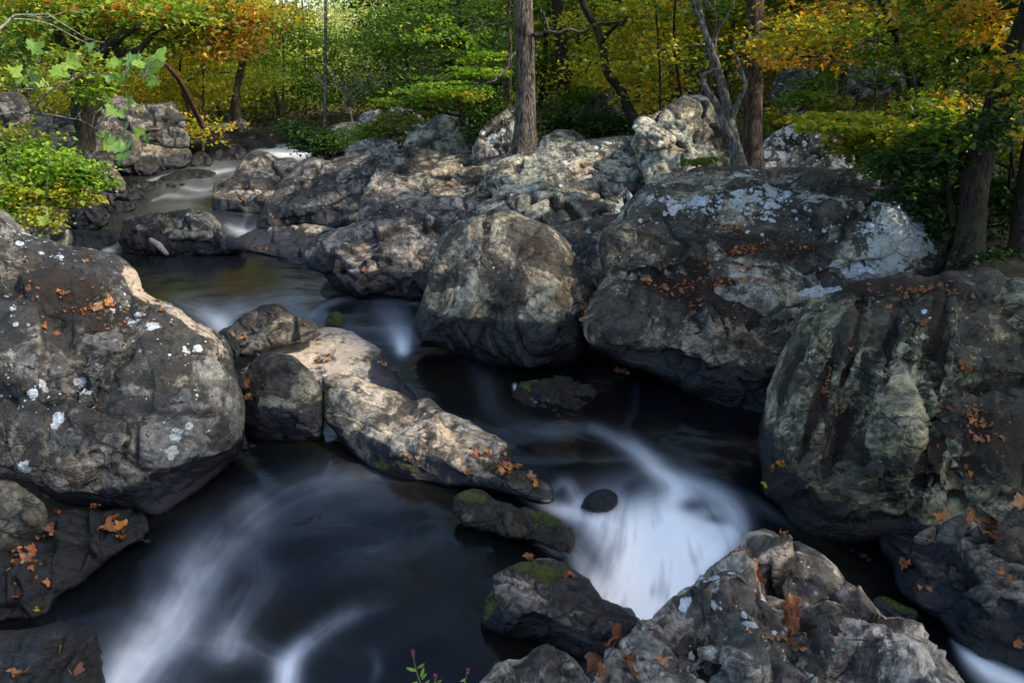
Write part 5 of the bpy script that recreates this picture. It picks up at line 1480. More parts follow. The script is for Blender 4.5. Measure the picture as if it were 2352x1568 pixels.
tree('shrub', 'bright green bush overhanging the pool from the left edge', 'shrub',
     [stem((60,470,11.6),(70,420,11.6),(90,370,11.6),(100,330,11.6)), stem((40,480,11.6),(20,400,11.6),(10,340,11.8)), stem((80,490,11.4),(140,430,11.3),(190,400,11.2))], [[.025,.02,.015,.01],[.02,.015,.01],[.02,.014,.008]], M_BARK_D,
     [C(60,370,11.5,80,40,950,.075,'bright'), C(150,400,11.2,80,40,900,.075,'bright'), C(90,440,11.2,70,34,650,.075,'yelgreen'), C(30,430,11.4,60,44,600,.075,'bright'), C(170,450,11,50,26,325,.075,'yelgreen'), C(40,320,11.8,60,30,450,.075,'olive'), C(100,500,10.9,40,26,400,.055,'yelgreen'), C(200,410,11.1,40,30,250,.075,'green'), C(0,480,11.2,40,30,200,.075,'bright')], group='undergrowth shrubs', sides=6, twigs=14)
tree('shrub', 'dark green bush hanging over the far water by the slender pole tree', 'shrub',
     [stem((745,360,23),(742,330,23),(738,300,23)), stem((750,358,23),(770,330,23),(785,310,23))], [[.04,.03,.02],[.03,.02,.01]], M_BARK_D,
     [C(720,322,22.8,55,28,1500,.10,'dark'), C(760,330,22.6,40,24,900,.10,'green'), C(690,300,23.5,40,26,900,.10,'dark'), C(740,345,22.3,40,12,300,.09,'dark')], group='undergrowth shrubs', sides=6)
tree('shrub', 'olive and yellow bush left of the grey peaked rock', 'shrub',
     [stem((860,330,20),(862,300,20),(865,280,20))], [[.03,.02,.012]], M_BARK_D,
     [C(880,300,19.6,60,24,1500,.08,'olive'), C(835,310,19.8,50,20,900,.08,'bright'), C(930,330,19.2,26,20,400,.07,'olive'), C(900,275,20,50,18,700,.08,'olive')], group='undergrowth shrubs', sides=6)
tree('shrub', 'dark leafy shrub between the triangular rock and the peaked rock', 'shrub',
     [stem((1098,330,17.3),(1100,290,17.3),(1105,260,17.3))], [[.03,.02,.012]], M_BARK_D,
     [C(1095,275,17.2,34,26,700,.08,'dark'), C(1130,245,17.6,50,20,700,.08,'green'), C(1088,310,17,20,24,250,.07,'dark')], group='undergrowth shrubs', sides=6)
tree('shrub', 'dark green thicket at the foot of the dark straight tree', 'shrub',
     [stem((1350,310,17.4),(1352,280,17.4),(1355,250,17.4))], [[.03,.02,.012]], M_BARK_D,
     [C(1280,275,17,40,34,900,.085,'dark'), C(1370,280,17,60,30,1300,.085,'dark'), C(1430,290,16.8,44,20,600,.085,'dark'), C(1330,230,18,60,30,900,.09,'green')], group='undergrowth shrubs', sides=6)
tree('shrub', 'small green fern like plant on the lichen rock below the forked tree', 'shrub',
     [stem((1600,395,12.0),(1600,380,12.0),(1598,370,12.0))], [[.012,.01,.006]], M_BARK_D, [C(1605,372,11.9,34,9,320,.055,'green'), C(1640,365,12,20,6,90,.05,'green')], group='undergrowth shrubs', sides=5, twigs=6)
tree('shrub', 'russet and green low bush right of the reddish brown trunk', 'shrub',
     [stem((1790,330,14.2),(1790,300,14.2),(1790,280,14.2))], [[.02,.015,.01]], M_BARK_D, [C(1785,285,14.2,40,30,700,.08,'mixright'), C(1850,225,14.5,60,22,600,.08,'green'), C(1900,240,14.6,50,18,400,.08,'olive')], group='undergrowth shrubs', sides=5)
tree('bare_shrub', 'leafless pale shrub spreading thin twigs left of the bright green sprays', 'shrub',
     [stem((808,290,26),(806,260,26),(800,240,26))], [[.05,.035,.02]], M_BARK_P, [],
     limbs=[(at(802,245,26), at(720+18*k, 130+((k*37)%50), 26-((k*13)%5)*.3), .015,.004,.10) for k in range(14)] + [(at(740+12*k,190+((k*23)%30),25.8), at(690+14*k,120+((k*29)%90),25.5), .008,.004,.06) for k in range(22)], group='undergrowth shrubs', sides=6)
tree('bare_branches', 'bare white twigs reaching in from the upper left corner', 'branch',
     [stem((-40,90,9.0),(0,66,9.0),(18,50,9),(32,36,9),(60,34,9),(108,33,9)), stem((32,44,9),(72,46,9),(120,58,9),(160,80,8.9),(205,102,8.9),(232,118,8.9)), stem((108,33,9),(140,52,9),(172,72,9),(205,90,9),(240,98,9)), stem((60,34,9),(110,40,9),(160,24,9),(205,36,9))],
     [[.02,.013,.010,.008,.006,.004],[.007,.006,.005,.004,.003,.002],[.005,.004,.004,.003,.002],[.004,.003,.003,.002]], M_TWIG, [], group='branches hanging into view', sides=6, wob=.05)

# --- the wood behind ---------------------------------------------------------------------------
BG = [ # u, dist, trunk radius, palette, palette2, lean, label
 (-60,24,.16,'mixleft','yelgreen',-.2), (60,28,.18,'bright','mixleft',.1), (150,34,.2,'glow','mixleft',.3), (250,30,.15,'bright','yellow',-.2), (330,36,.2,'glow','mixleft',.2), (390,33,.12,'yellow','yelgreen',0),
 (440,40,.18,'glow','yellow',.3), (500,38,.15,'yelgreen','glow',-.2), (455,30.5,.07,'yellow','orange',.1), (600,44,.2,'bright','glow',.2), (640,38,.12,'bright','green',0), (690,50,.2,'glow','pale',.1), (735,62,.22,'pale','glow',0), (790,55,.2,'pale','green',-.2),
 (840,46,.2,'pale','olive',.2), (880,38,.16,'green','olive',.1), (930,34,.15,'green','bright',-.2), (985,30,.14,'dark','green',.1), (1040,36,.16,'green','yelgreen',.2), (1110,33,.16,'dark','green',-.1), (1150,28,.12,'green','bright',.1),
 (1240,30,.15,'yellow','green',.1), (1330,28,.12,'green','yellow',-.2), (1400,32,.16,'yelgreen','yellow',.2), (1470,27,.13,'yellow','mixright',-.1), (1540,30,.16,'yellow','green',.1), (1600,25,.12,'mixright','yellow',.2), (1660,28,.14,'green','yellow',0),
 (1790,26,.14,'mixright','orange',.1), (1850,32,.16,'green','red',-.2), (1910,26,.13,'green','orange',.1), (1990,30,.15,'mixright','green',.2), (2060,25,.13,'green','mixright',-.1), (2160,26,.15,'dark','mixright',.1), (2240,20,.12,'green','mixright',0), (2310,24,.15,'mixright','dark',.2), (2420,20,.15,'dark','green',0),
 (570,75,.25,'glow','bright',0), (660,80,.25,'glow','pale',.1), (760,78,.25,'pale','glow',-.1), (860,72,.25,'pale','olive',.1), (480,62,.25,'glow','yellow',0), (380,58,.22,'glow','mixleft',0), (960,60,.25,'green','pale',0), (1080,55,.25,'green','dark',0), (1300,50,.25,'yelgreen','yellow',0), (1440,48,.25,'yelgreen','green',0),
 (-150,40,.25,'green','mixleft',0), (20,46,.25,'mixleft','green',0), (200,48,.25,'mixleft','glow',0),
]
WORDS = {'mixleft': 'green and russet', 'green': 'mid green', 'olive': 'olive green', 'orange': 'orange brown', 'yellow': 'golden yellow', 'red': 'rusty red', 'yelgreen': 'yellow green', 'glow': 'sunlit lime', 'pale': 'pale dusty green', 'bright': 'bright green', 'dark': 'dark green', 'mixright': 'mixed gold and green'}
PLACES = [(120, 'above the left bank'), (300, 'behind the stumpy tree'), (430, 'by the pale block'), (520, 'behind the leaning dead trunk'), (620, 'beside the twin trunk tree'), (715, 'beyond the far water'), (800, 'behind the slender pole'),
          (900, 'above the leafless shrub'), (1010, 'behind the flat green sprays'), (1130, 'behind the peaked rock'), (1260, 'near the thick grey trunk'), (1390, 'near the mossy leaning tree'), (1500, 'above the pointed pale rock'), (1620, 'behind the forked tree'), (1760, 'beside the reddish trunk'),
          (1880, 'above the white lichen rock'), (2030, 'uphill of thin dark trunk'), (2200, 'behind the low sapling'), (9999, 'by the leaning dark tree')]
for k, (u, dist, tr, p1, p2, lean) in enumerate(BG):
    b = at(u, 250, dist)
    bz = float(terrain_z(np.array([[b[0], b[1]]]))[0]) - 0.1
    b[2] = bz
    hgt = (8 + (k * 7 % 5) * .9) if abs(u - 640) > 260 else 6.5 + (k % 3) * .7 + dist * .03
    if abs(u - 730) < 180:
        hgt = 4.5 + (k % 3) * .8
    top = b + np.array([lean * 2, 0.5, hgt])
    midp = b + np.array([lean * 0.6 + math.sin(k) * .3, 0.2, hgt * .45])
    sc = dist / 30.0
    vis = CAM_Z + dist * 0.10 + 0.8           # height of the frame's top edge there
    cls = []
    rr = np.random.default_rng(k + 50)
    nv = 10
    if abs(u - 730) < 180:
        vis = bz + 2.6 + (k % 3) * .8 + dist * .012
    for j in range(nv):
        z = bz + 0.7 + (vis - bz) * (j + rr.random() * .8) / nv
        x = b[0] + rr.normal() * 1.4 * sc ** .5 + lean * (z - bz) * .1
        sz = 0.13 * sc ** .75
        cls.append(W(x, b[1] + rr.normal() * .8, z, 1.6 * sc ** .6, 1.2, .55 * sc ** .6, 760 if abs(u - 730) > 180 else 420, sz, p1 if rr.random() < .6 else p2, 22, .4))
    for j in range(3 if abs(u - 640) > 260 else 0):
        cls.append(W(b[0] + rr.normal() * 1.2, b[1] + rr.normal(), vis + .6 + j * 1.9, 2.2 * sc ** .5, 2.0, 1.1, 420, .24 * sc ** .4, p1, 20, .6))
    place = next(w for lim, w in PLACES if u < lim)
    dd = 'far' if dist > 52 else ('set back' if dist > 34.5 else 'near')
    tree('tree', f'{dd} tree with {WORDS[p1]} and some {WORDS[p2].split()[-1]} leaves {place}' if k else 'near tree with green and russet leaves at the left edge', 'tree', [[b, midp, top]], [[tr * .7, tr * .5, tr * .25]], [M_BARK_D, M_BARK_B, M_BARK_G][k % 3], cls, group='trees of the wood behind', sides=7, twigs=3, wob=.05, up=.5)

# thin understorey stems
for k, (u, v0, v1, d, r_, lab) in enumerate([
   (1058, 262, 40, 19.5, .035, 'thin dark stem in front of the double stemmed tree'), (1160, 250, 0, 21, .05, 'thin stem close to the left of the thick grey trunk'), (1560, 230, -20, 15.5, .03, 'thin bowed stem left of the forked grey tree'), (1515, 250, 60, 15.8, .022, 'thinner crooked stem among the golden leaves'),
   (1625, 230, 60, 15.0, .05, 'short brown stem behind the forked grey tree'), (2020, 250, -10, 14.5, .018, 'wiry stem standing in the green leaves of the slope'), (2225, 200, -10, 12, .02, 'wiry stem right of the dim far trunk'), (640, 300, 60, 34, .05, 'thin stem right of the twin trunk tree'), (425, 250, 120, 30, .04, 'thin stem by the leaning dead trunk'),
   (700, 290, 0, 42, .06, 'pale thin trunk left of the slender pole tree'), (870, 260, 0, 40, .07, 'thin trunk left of the green sprays'), (945, 180, 0, 30, .06, 'thin trunk above the green sprays')]):
    tree('sapling', lab, 'sapling', [[at(u, v0 + 40, d), at(u + 8 * math.sin(k), v0, d), at(u + 14 * math.sin(k * 2.1), (v0 + v1) / 2, d), at(u + 10 * math.cos(k), v1 - 60, d * 1.02)]], [[r_ * 1.2, r_, r_ * .9, r_ * .6]], [M_BARK_D, M_BARK_B, M_BARK_D][k % 3],
         [C(u + 10, v1 - 40, d, 60, 30, 260, .1, ['green', 'yelgreen', 'yellow', 'mixright'][k % 4])], group='thin stems of the understorey', sides=6, twigs=4)


# ground cover of the wood: leaf tufts nobody could count
def build_undergrowth():
    r = np.random.default_rng(3)
    n = 9000
    u = r.uniform(-250, 2600, n)
    d = 13 + (r.random(n) ** 1.3) * 45
    b = rays(u, np.full(n, 260.0))
    x = b[:, 0] * d; y = b[:, 1] * d
    xy = np.stack([x, y], -1)
    cd = seg_dist(x, y, CORR_XY)
    ok = ~in_poly(x, y, CORR_XY) & (cd > 1.2)
    xy = xy[ok]; u = u[ok]
    z = terrain_z(xy)
    pu, pv = proj(np.column_stack([xy, z + .25]))
    tt = np.linalg.norm(np.column_stack([xy, z]) - ORG, axis=1)
    dep = DEPMAP['d']
    iu = np.clip(((pu + 200) / 6).astype(int), 0, dep.shape[1] - 1); iv = np.clip((pv / 6).astype(int), 0, dep.shape[0] - 1)
    free = ~((dep[iv, iu] > 0) & (tt < dep[iv, iu] + .8)) & ~((pv > 330) & (tt < 24))
    xy = xy[free]; u = u[free]; z = z[free]
    k = 9
    P = np.repeat(np.column_stack([xy, z]), k, 0)
    P += r.normal(size=P.shape) * np.array([.35, .35, .20]) + [0, 0, .22]
    cols = np.array([(0.05,0.09,0.02),(0.09,0.14,0.02),(0.03,0.055,0.015),(0.20,0.19,0.03),(0.16,0.08,0.025),(0.12,0.17,0.02)])
    ci = np.repeat(r.integers(0, len(cols), len(xy)), k)
    col = cols[ci] * r.uniform(.7, 1.3, (len(P), 1))
    dist = np.linalg.norm(P - ORG, axis=1)
    g = Geo()
    g.tri(*leaf_quads(P, 0.085 * (dist / 18) ** .7, col, .8, r=r))
    o = g.build('undergrowth', M_LEAF, smooth=False)
    tag(o, 'leafy ground cover on the slopes between the rocks and trunks', 'undergrowth', kind='stuff')


build_undergrowth()


def build_far_wood():
    r = np.random.default_rng(8)
    g = Geo()
    for k in range(90):
        a = math.radians(-44 + 88 * (k + r.random()) / 90)
        d = 75 + 60 * ((k * 7) % 10) / 10
        x, y = math.sin(a) * d, math.cos(a) * d
        z0 = float(terrain_z(np.array([[x, y]]))[0])
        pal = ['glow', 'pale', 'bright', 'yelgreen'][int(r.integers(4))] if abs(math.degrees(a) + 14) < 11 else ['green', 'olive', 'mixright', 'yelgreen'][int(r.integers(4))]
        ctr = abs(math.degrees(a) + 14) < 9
        p, c, _ = crown_points((x, y, z0 + (3.4 if ctr else 5.5)), (6, 4, 3.6 if ctr else 5.5), 1100 if ctr else 1500, pal, 30, .6, .25, r)
        g.tri(*leaf_quads(p, .75, c, .8, r=r))
    o = g.build('far_wood', M_LEAF, smooth=False)
    tag(o, 'distant sunlit wood closing the view behind all the trees', 'wood', kind='stuff')


build_far_wood()


# ------------------------------------------------------------------ lobed leaves (near branch, fallen leaves)
def lobed_leaf(size, rr, curl=0.3, lobes=5):
    """a broad lobed leaf as a fan of triangles: returns verts, faces"""
    out = []
    angs = {5: [-130, -72, 0, 72, 130], 3: [-70, 0, 70]}[lobes]
    lens = {5: [.42, .72, 1.0, .72, .42], 3: [.7, 1.0, .7]}[lobes]
    seq = []
    seq.append((-165, .12))
    for i, (a, l) in enumerate(zip(angs, lens)):
        l *= rr.uniform(.85, 1.12)
        a += rr.uniform(-6, 6)
        seq += [(a - 22, l * .72), (a - 10, l * .80), (a, l), (a + 10, l * .80), (a + 22, l * .72)]
        if i < len(angs) - 1:
            mid = (angs[i] + angs[i + 1]) / 2
            seq.append((mid, .52 * rr.uniform(.85, 1.1)))
    seq.append((165, .12))
    th = np.radians([s[0] for s in seq]); rad = np.array([s[1] for s in seq]) * size * .5
    o = np.stack([rad * np.sin(th), rad * np.cos(th), np.zeros(len(th))], -1)
    m = o * 0.5
    v = np.vstack([[0, 0, 0], m, o])
    n = len(seq)
    f = []
    for i in range(n):
        j = (i + 1) % n
        f.append((0, 1 + i, 1 + j))
        f.append((1 + i, 1 + n + i, 1 + n + j)); f.append((1 + i, 1 + n + j, 1 + j))
    r2 = (v[:, 0] ** 2 + v[:, 1] ** 2) / (size * .5) ** 2
    ax = rr.uniform(0, math.pi)
    d = (v[:, 0] * math.cos(ax) + v[:, 1] * math.sin(ax)) / (size * .5)
    v[:, 2] = size * (curl * .34 * d * d + .10 * curl * np.sin(d * 5 + rr.uniform(0, 6)) + .05 * rr.normal(size=len(v)) * curl * np.sqrt(r2)) + size * .02
    # creases along the ribs
    v[1:1 + n, 2] += size * .03 * np.array([1 if k % 6 == 3 else -.6 for k in range(n)]) * min(1, curl * 2)
    return v, np.array(f)


def orient(v, normal, spin):
    n = np.asarray(normal, float); n /= np.linalg.norm(n)
    a = np.cross(n, [0.13, 0.97, 0.2]); a /= np.linalg.norm(a)
    b = np.cross(n, a)
    x = a * math.cos(spin) + b * math.sin(spin)
    y = np.cross(n, x)
    return v[:, :1] * x + v[:, 1:2] * y + v[:, 2:3] * n


def near_branch(label, stems_, rads, leaves, dist, size, cat='branch'):
    rr = np.random.default_rng(int(leaves[0][0] * 10))
    base = np.array(at(*stems_[0][0], dist))
    root = empty('leafy_branch', base, label, cat, 'branches hanging into view')
    g = Geo()
    for st, rd in zip(stems_, rads):
        pts, (q,) = resample(np.array([at(u, v, dist) for u, v in st]), [rd], .12)
        g.tube(pts, q, 6, .05, 5)
    allp = np.concatenate([np.array([at(u, v, dist) for u, v in st]) for st in stems_])
    for (u, v, s_) in leaves:
        p = at(u, v, dist + rr.uniform(-.25, .25))
        q = allp[np.argmin(np.linalg.norm(allp - p, axis=1))]
        g.tube(np.array([q, (p + q) / 2 + [0, 0, .03], p]), [.004, .003, .002], 4, cap=False)
    g.build('stem', M_BARK_P, root)
    for (u, v, s_) in leaves:
        p = at(u, v, dist + rr.uniform(-.25, .25))
        vv, ff = lobed_leaf(s_ * dist / FPX * 1.75, rr, .35)
        nrm = np.array([rr.normal() * .35, -.75 + rr.normal() * .3, .65])
        vv = orient(vv, nrm, rr.uniform(0, 6.3)) + p
        lg = Geo()
        c = [(0.20,0.34,0.05),(0.15,0.27,0.05),(0.28,0.40,0.06),(0.17,0.32,0.09)][int(rr.integers(4))]
        lg.tri(vv, ff, c)
        lg.build('leaf', M_LEAF, root, smooth=True)
    return root


K36 = .36
near_branch('drooping branch with broad light green lobed leaves in front of the left bank', 
    [[(-30,262),(0,262),(35,259),(68,259),(95,228),(120,208),(165,184),(200,168),(250,172),(290,170),(330,178)], [(68,259),(120,264),(160,272),(185,276),(210,290),(250,308),(300,318),(340,322)], [(-30,190),(40,205),(110,200),(165,184)], [(165,184),(175,150),(200,120)]],
    [[.015,.013,.011,.009,.008,.007,.006,.005,.004,.003,.002],[.007,.006,.005,.004,.004,.003,.003,.002],[.006,.005,.004,.003],[.004,.003,.002]],
    [(x*K36, y*K36, s*K36) for x,y,s in [(210,315,85),(560,310,70),(430,400,110),(480,385,80),(345,450,85),(90,470,70),(190,470,80),(165,510,60),(230,515,75),(285,565,70),(620,360,60),(820,390,105),(850,440,125),(930,450,150),(1000,385,110),(780,510,80),(1000,515,75),(590,490,40),(740,420,80),(690,490,60),(880,400,70),
      (505,735,60),(820,655,75),(720,700,70),(630,710,50),(900,835,90),(950,870,85),(790,855,115),(665,880,90),(680,950,85),(720,895,80),(760,960,100),(800,985,120),(825,920,75),(870,690,50),(760,740,60),(485,885,30),(290,1410,60)]], 7.2, .15)
# ------------------------------------------------------------------ fallen leaves, each its own object
SU = np.concatenate(SURF['u']); SV = np.concatenate(SURF['v']); ST = np.concatenate(SURF['t']); SPp = np.concatenate(SURF['p']); SN = np.concatenate(SURF['n'])
_order = np.argsort(SU)
SU, SV, ST, SPp, SN = SU[_order], SV[_order], ST[_order], SPp[_order], SN[_order]


def surface(u, v, rad=3.2):
    a, b = np.searchsorted(SU, [u - rad, u + rad])
    m = np.where(np.abs(SV[a:b] - v) < rad)[0] + a
    if not len(m):
        return None
    tmin = ST[m].min()
    m = m[ST[m] < tmin + 0.15]
    return SPp[m].mean(0), SN[m].mean(0)


DRY = [(0.36,0.13,0.045),(0.26,0.09,0.035),(0.38,0.18,0.08),(0.20,0.075,0.035),(0.30,0.15,0.08),(0.42,0.17,0.03)]
LMESH = []
_lr = np.random.default_rng(77)
for k in range(10):
    vv, ff = lobed_leaf(1.0, _lr, [.8, 1.3, 1.8, 2.3][k % 4], 5 if k % 3 else 3)
    me = bpy.data.meshes.new('fallen_leaf')
    me.from_pydata(vv.tolist(), [], ff.tolist())
    c = me.color_attributes.new('col', 'FLOAT_COLOR', 'POINT')
    base = np.array(DRY[k % len(DRY)])
    rad_ = np.hypot(vv[:, 0], vv[:, 1])
    cc = np.ones((len(vv), 4), np.float32)
    cc[:, :3] = base * (0.8 + .5 * _lr.random((len(vv), 1)))
    c.data.foreach_set('color', cc.ravel())
    me.materials.append(M_DRY)
    for p in me.polygons:
        p.use_smooth = True
    LMESH.append(me)
YMESH = LMESH[0].copy()
_cc = np.ones((len(YMESH.vertices), 4), np.float32); _cc[:, :3] = (0.75, 0.55, 0.03)
YMESH.color_attributes['col'].data.foreach_set('color', _cc.ravel())
YMESH.name = 'yellow_leaf'


LITTER = Geo()


def put_leaf(u, v, size, label, me=None, lift=0.0):
    s = surface(u, v)
    if s is None:
        return None
    p, n = s
    n = n / np.linalg.norm(n)
    if n[2] < .38 and not ('jammed' in label or 'packed' in label or 'lone' in label or 'face' in label or 'yellow leaf' in label or 'scrap in the cleft' in label):
        return None
    nn = n * .8 + np.array([0, 0, .5]) + _lr.normal(size=3) * .35
    if me is None and size <= 0.11 and 'lone' not in label:
        vv, ff = lobed_leaf(size * _lr.uniform(.8, 1.2), _lr, 1.0, 3)
        LITTER.tri(orient(vv, nn, _lr.uniform(0, 6.28)) + p + n * .01, ff, np.array(DRY[int(_lr.integers(len(DRY)))]) * _lr.uniform(.7, 1.1))
        return None
    o = bpy.data.objects.new('fallen_leaf', me or LMESH[int(_lr.integers(len(LMESH)))])
    q = Vector(nn.tolist()).to_track_quat('Z', 'Y')
    q2 = q @ Vector((0, 0, 1)).rotation_difference(Vector((0, 0, 1)))
    o.rotation_mode = 'QUATERNION'
    from mathutils import Quaternion
    o.rotation_quaternion = q @ Quaternion((0, 0, 1), _lr.uniform(0, 6.28))
    sz = size * _lr.uniform(.55, 1.05)
    o.scale = (sz, sz * _lr.uniform(.8, 1.05), sz)
    o.location = (p + n * (.008 + lift)).tolist()
    COL.objects.link(o)
    tag(o, label, 'leaf', 'fallen leaves on the rocks')
    return o


# clusters: (u, v, spread u, spread v, count, leaf size in m, label shared by leaves nothing tells apart)
CL = [
 (240,1205,34,16,6,.21,'large wet orange leaf heaped at the tip of the black ledge'),
 (265,1225,30,10,4,.20,'large wet orange leaf heaped at the tip of the black ledge'),
 (110,1215,26,14,4,.17,'brown leaf on the middle of the black ledge'),
 (50,1275,34,12,6,.15,'brown leaf near the left end of the black ledge'),
 (70,1300,20,6,2,.16,'brown leaf near the left end of the black ledge'),
 (130,1170,18,5,3,.14,'leaf caught in the crack under the small round boulder'),
 (100,1340,26,6,2,.14,'leaf on the lowest edge of the black ledge'), (50,1362,10,5,1,.10,'small pale leaf near the black ledge corner'),
 (20,1545,20,8,2,.17,'brown leaf at the bottom left corner'), (165,1560,16,6,1,.22,'big orange leaf on the mossy corner ledge'),
 (572,895,8,22,6,.16,'orange leaf jammed between the egg shaped boulder and the huge boulder'), (568,985,6,12,2,.14,'leaf near the water between the egg shaped boulder and the huge boulder'),
 (197,600,14,10,3,.19,'curled orange leaf on the crest of the huge dark boulder'), (45,580,16,5,2,.15,'leaf high on the left of the huge dark boulder'), (80,680,16,6,2,.12,'leaf on the mossy top of the huge dark boulder'),
 (140,682,16,7,3,.13,'leaf on the mossy top of the huge dark boulder'), (225,702,34,7,6,.16,'brown leaf in the row across the huge dark boulder'), (110,752,12,8,2,.15,'brown leaf low in the mossy patch of the huge dark boulder'), (345,728,20,5,3,.10,'small leaf on the sunlit shoulder of the huge dark boulder'),
 (548,770,20,8,6,.12,'leaf in the notch behind the bleached tan rock'), (700,748,30,4,2,.09,'leaf on the far edge of the bleached tan rock'),
 (745,825,16,6,5,.13,'brown leaf in the hollow of the bleached tan rock'), (738,846,10,3,1,.14,'star shaped leaf beside the hollow of the bleached tan rock'), (592,806,8,4,1,.10,'lone small leaf on the left of the bleached tan rock'),
 (876,834,8,8,3,.12,'leaf on the dark right side of the bleached tan rock'), (912,855,6,12,3,.11,'leaf on the mossy edge beside the pool'),
 (1110,1048,26,10,9,.15,'curled brown leaf in the upper heap on the banded slab'), (1175,1085,24,10,7,.15,'rusty leaf in the lower heap on the banded slab'), (1218,1103,14,8,4,.14,'rusty leaf at the wet tip of the banded slab'), (945,1055,14,5,3,.10,'small leaf on the mossy flank of the banded slab'), (1090,1085,16,5,3,.10,'leaf on the green moss of the banded slab'),
 (1216,1297,12,5,3,.13,'brown leaf on the mossy boulder beside the cascade'), (1310,1312,14,4,3,.10,'red leaf at the shoulder of the mossy boulder beside the cascade'), (1052,1134,6,3,1,.10,'orange leaf on the left tip of the narrow mossy rock'),
 (1718,1278,16,10,3,.20,'tan leaf at the peak of the pinkish foreground boulder'), (1745,1308,24,12,6,.20,'brown leaf in the pocket of the pinkish foreground boulder'), (1800,1268,14,4,3,.12,'golden leaf near the top ridge of the pinkish foreground boulder'),
 (1830,1385,24,10,5,.19,'leaf in the middle of the pinkish foreground boulder'), (1815,1418,20,8,4,.17,'leaf in the middle of the pinkish foreground boulder'), (1540,1528,20,9,4,.16,'orange leaf on the left part of the pinkish foreground boulder'),
 (1368,1530,26,24,4,.24,'big curled brown leaf wedged at the bottom edge'), (1425,1505,30,22,4,.26,'big curled brown leaf wedged at the bottom edge'), (1395,1560,18,8,2,.22,'pale leaf wedged at the bottom edge'),
 (2190,1190,26,14,6,.20,'rust coloured leaf among the wedge stones'), (2250,1195,34,16,7,.20,'rust coloured leaf among the wedge stones'), (2280,1225,20,12,4,.17,'rust coloured leaf among the wedge stones'), (2335,1165,16,8,3,.17,'dark orange leaf at the right edge above the stones'),
 (2072,1294,14,6,3,.15,'reddish leaf on the left end of the dark slab'), (2312,1312,12,6,1,.16,'pale star shaped leaf on the dark slab'), (2335,1325,12,4,2,.13,'thin brown leaf right of the star shaped leaf'), (2110,1355,30,6,4,.08,'tiny red leaf on the wet part of the dark slab'), (2340,1478,12,5,2,.14,'orange leaf at the far right of the dark slab'),
 (1790,1068,20,12,6,.10,'brown leaf scrap in the cleft low on the massive olive boulder'),
 (1950,930,14,24,7,.11,'leaf scrap in the mossy grooves of the massive olive boulder'), (2230,850,30,16,7,.15,'brown leaf in the mossy hollow of the massive olive boulder'), (2190,960,26,16,5,.13,'leaf below the mossy hollow of the massive olive boulder'), (2240,1000,30,26,5,.13,'leaf below the mossy hollow of the massive olive boulder'),
 (2165,700,12,30,6,.12,'leaf in the groove at the top of the massive olive boulder'), (2065,680,40,10,9,.10,'small leaf along the mossy crest of the massive olive boulder'), (2100,750,50,8,7,.09,'leaf scrap in the moss band of the massive olive boulder'), (2050,838,8,6,1,.10,'lone yellow brown leaf on the round lobe'),
 (1680,520,26,7,10,.13,'orange leaf in the row where the two leafy boulders meet'), (1700,570,36,14,12,.13,'orange leaf on the dark moss of the long lichen boulder'), (1795,592,8,6,2,.16,'bright orange leaf alone on the long lichen boulder'), (1830,562,30,5,6,.10,'orange leaf scrap in the dark crease of the long lichen boulder'),
 (1615,608,12,8,4,.15,'orange leaf at the shaded step of the dark leafy boulder'), (1690,630,40,8,14,.11,'orange leaf in the long drift on the dark leafy boulder'), (1720,665,50,7,12,.11,'orange leaf in the lower drift on the dark leafy boulder'), (1505,655,30,10,9,.13,'orange leaf on the left shoulder of the dark leafy boulder'),
 (1560,665,14,6,3,.12,'orange leaf on the left shoulder of the dark leafy boulder'), (1610,700,24,12,6,.11,'orange leaf in the middle of the dark leafy boulder'), (1790,645,40,8,7,.10,'leaf near the white patches of the dark leafy boulder'), (1640,740,80,20,9,.08,'leaf scrap low on the dark leafy boulder'),
 (1345,705,10,22,8,.15,'rusty leaf packed between the dome boulder and the dark leafy boulder'), (1350,740,6,8,3,.13,'rusty leaf packed between the dome boulder and the dark leafy boulder'),
 (1135,690,5,4,1,.12,'pinkish leaf on the face of the dome boulder'), (1160,495,8,3,1,.12,'leaf on the crown of the dome boulder'),
 (845,622,20,5,5,.12,'orange leaf on the tan rock beside the curved channel'), (590,570,50,0,1,.10,'leaf on the flat bleached rock'), (530,540,18,8,8,.12,'orange leaf heaped between the paired rocks and the flat bleached rock'), (610,574,24,6,2,.10,'leaf on the flat bleached rock'),
 (380,580,8,3,1,.08,'leaf at the foot of the speckled rounded rock'), (560,462,10,5,5,.14,'orange leaf on the angular grey boulder'), (545,418,12,5,3,.12,'orange leaf on the angular grey boulder'), (640,500,22,8,6,.12,'orange leaf low on the cracked grey boulder'), (740,485,26,5,5,.12,'orange leaf on the dark side of the cracked grey boulder'),
 (800,420,30,14,5,.12,'leaf on the upper part of the cracked grey boulder'), (1040,410,30,16,6,.12,'leaf on the flat slab with yellowish stone'), (1010,330,20,5,5,.14,'leaf on the grey peaked rock'), (1300,440,30,14,5,.12,'leaf on the pale striped slab'), (1430,345,60,14,12,.12,'rusty leaf in the joint of the pale striped slab'), (1340,382,40,10,6,.11,'rusty leaf in the joint of the pale striped slab'),
 (500,320,20,8,8,.14,'orange leaf on the long layered tan slab'), (330,258,30,5,5,.14,'leaf on the pale blocky boulder'), (265,288,12,12,4,.16,'rusty leaf beside the pale blocky boulder'), (320,428,16,3,5,.12,'leaf on the thin dark ledge'), (235,500,16,8,4,.10,'leaf on the round dark boulder under the bushes'),
 (1270,900,60,24,7,.07,'tiny orange leaf on the half drowned mossy rock'), (1610,270,40,20,8,.12,'leaf on the pale angular boulder'), (1180,480,60,0,1,.1,'leaf on the crown of the dome boulder'),
]
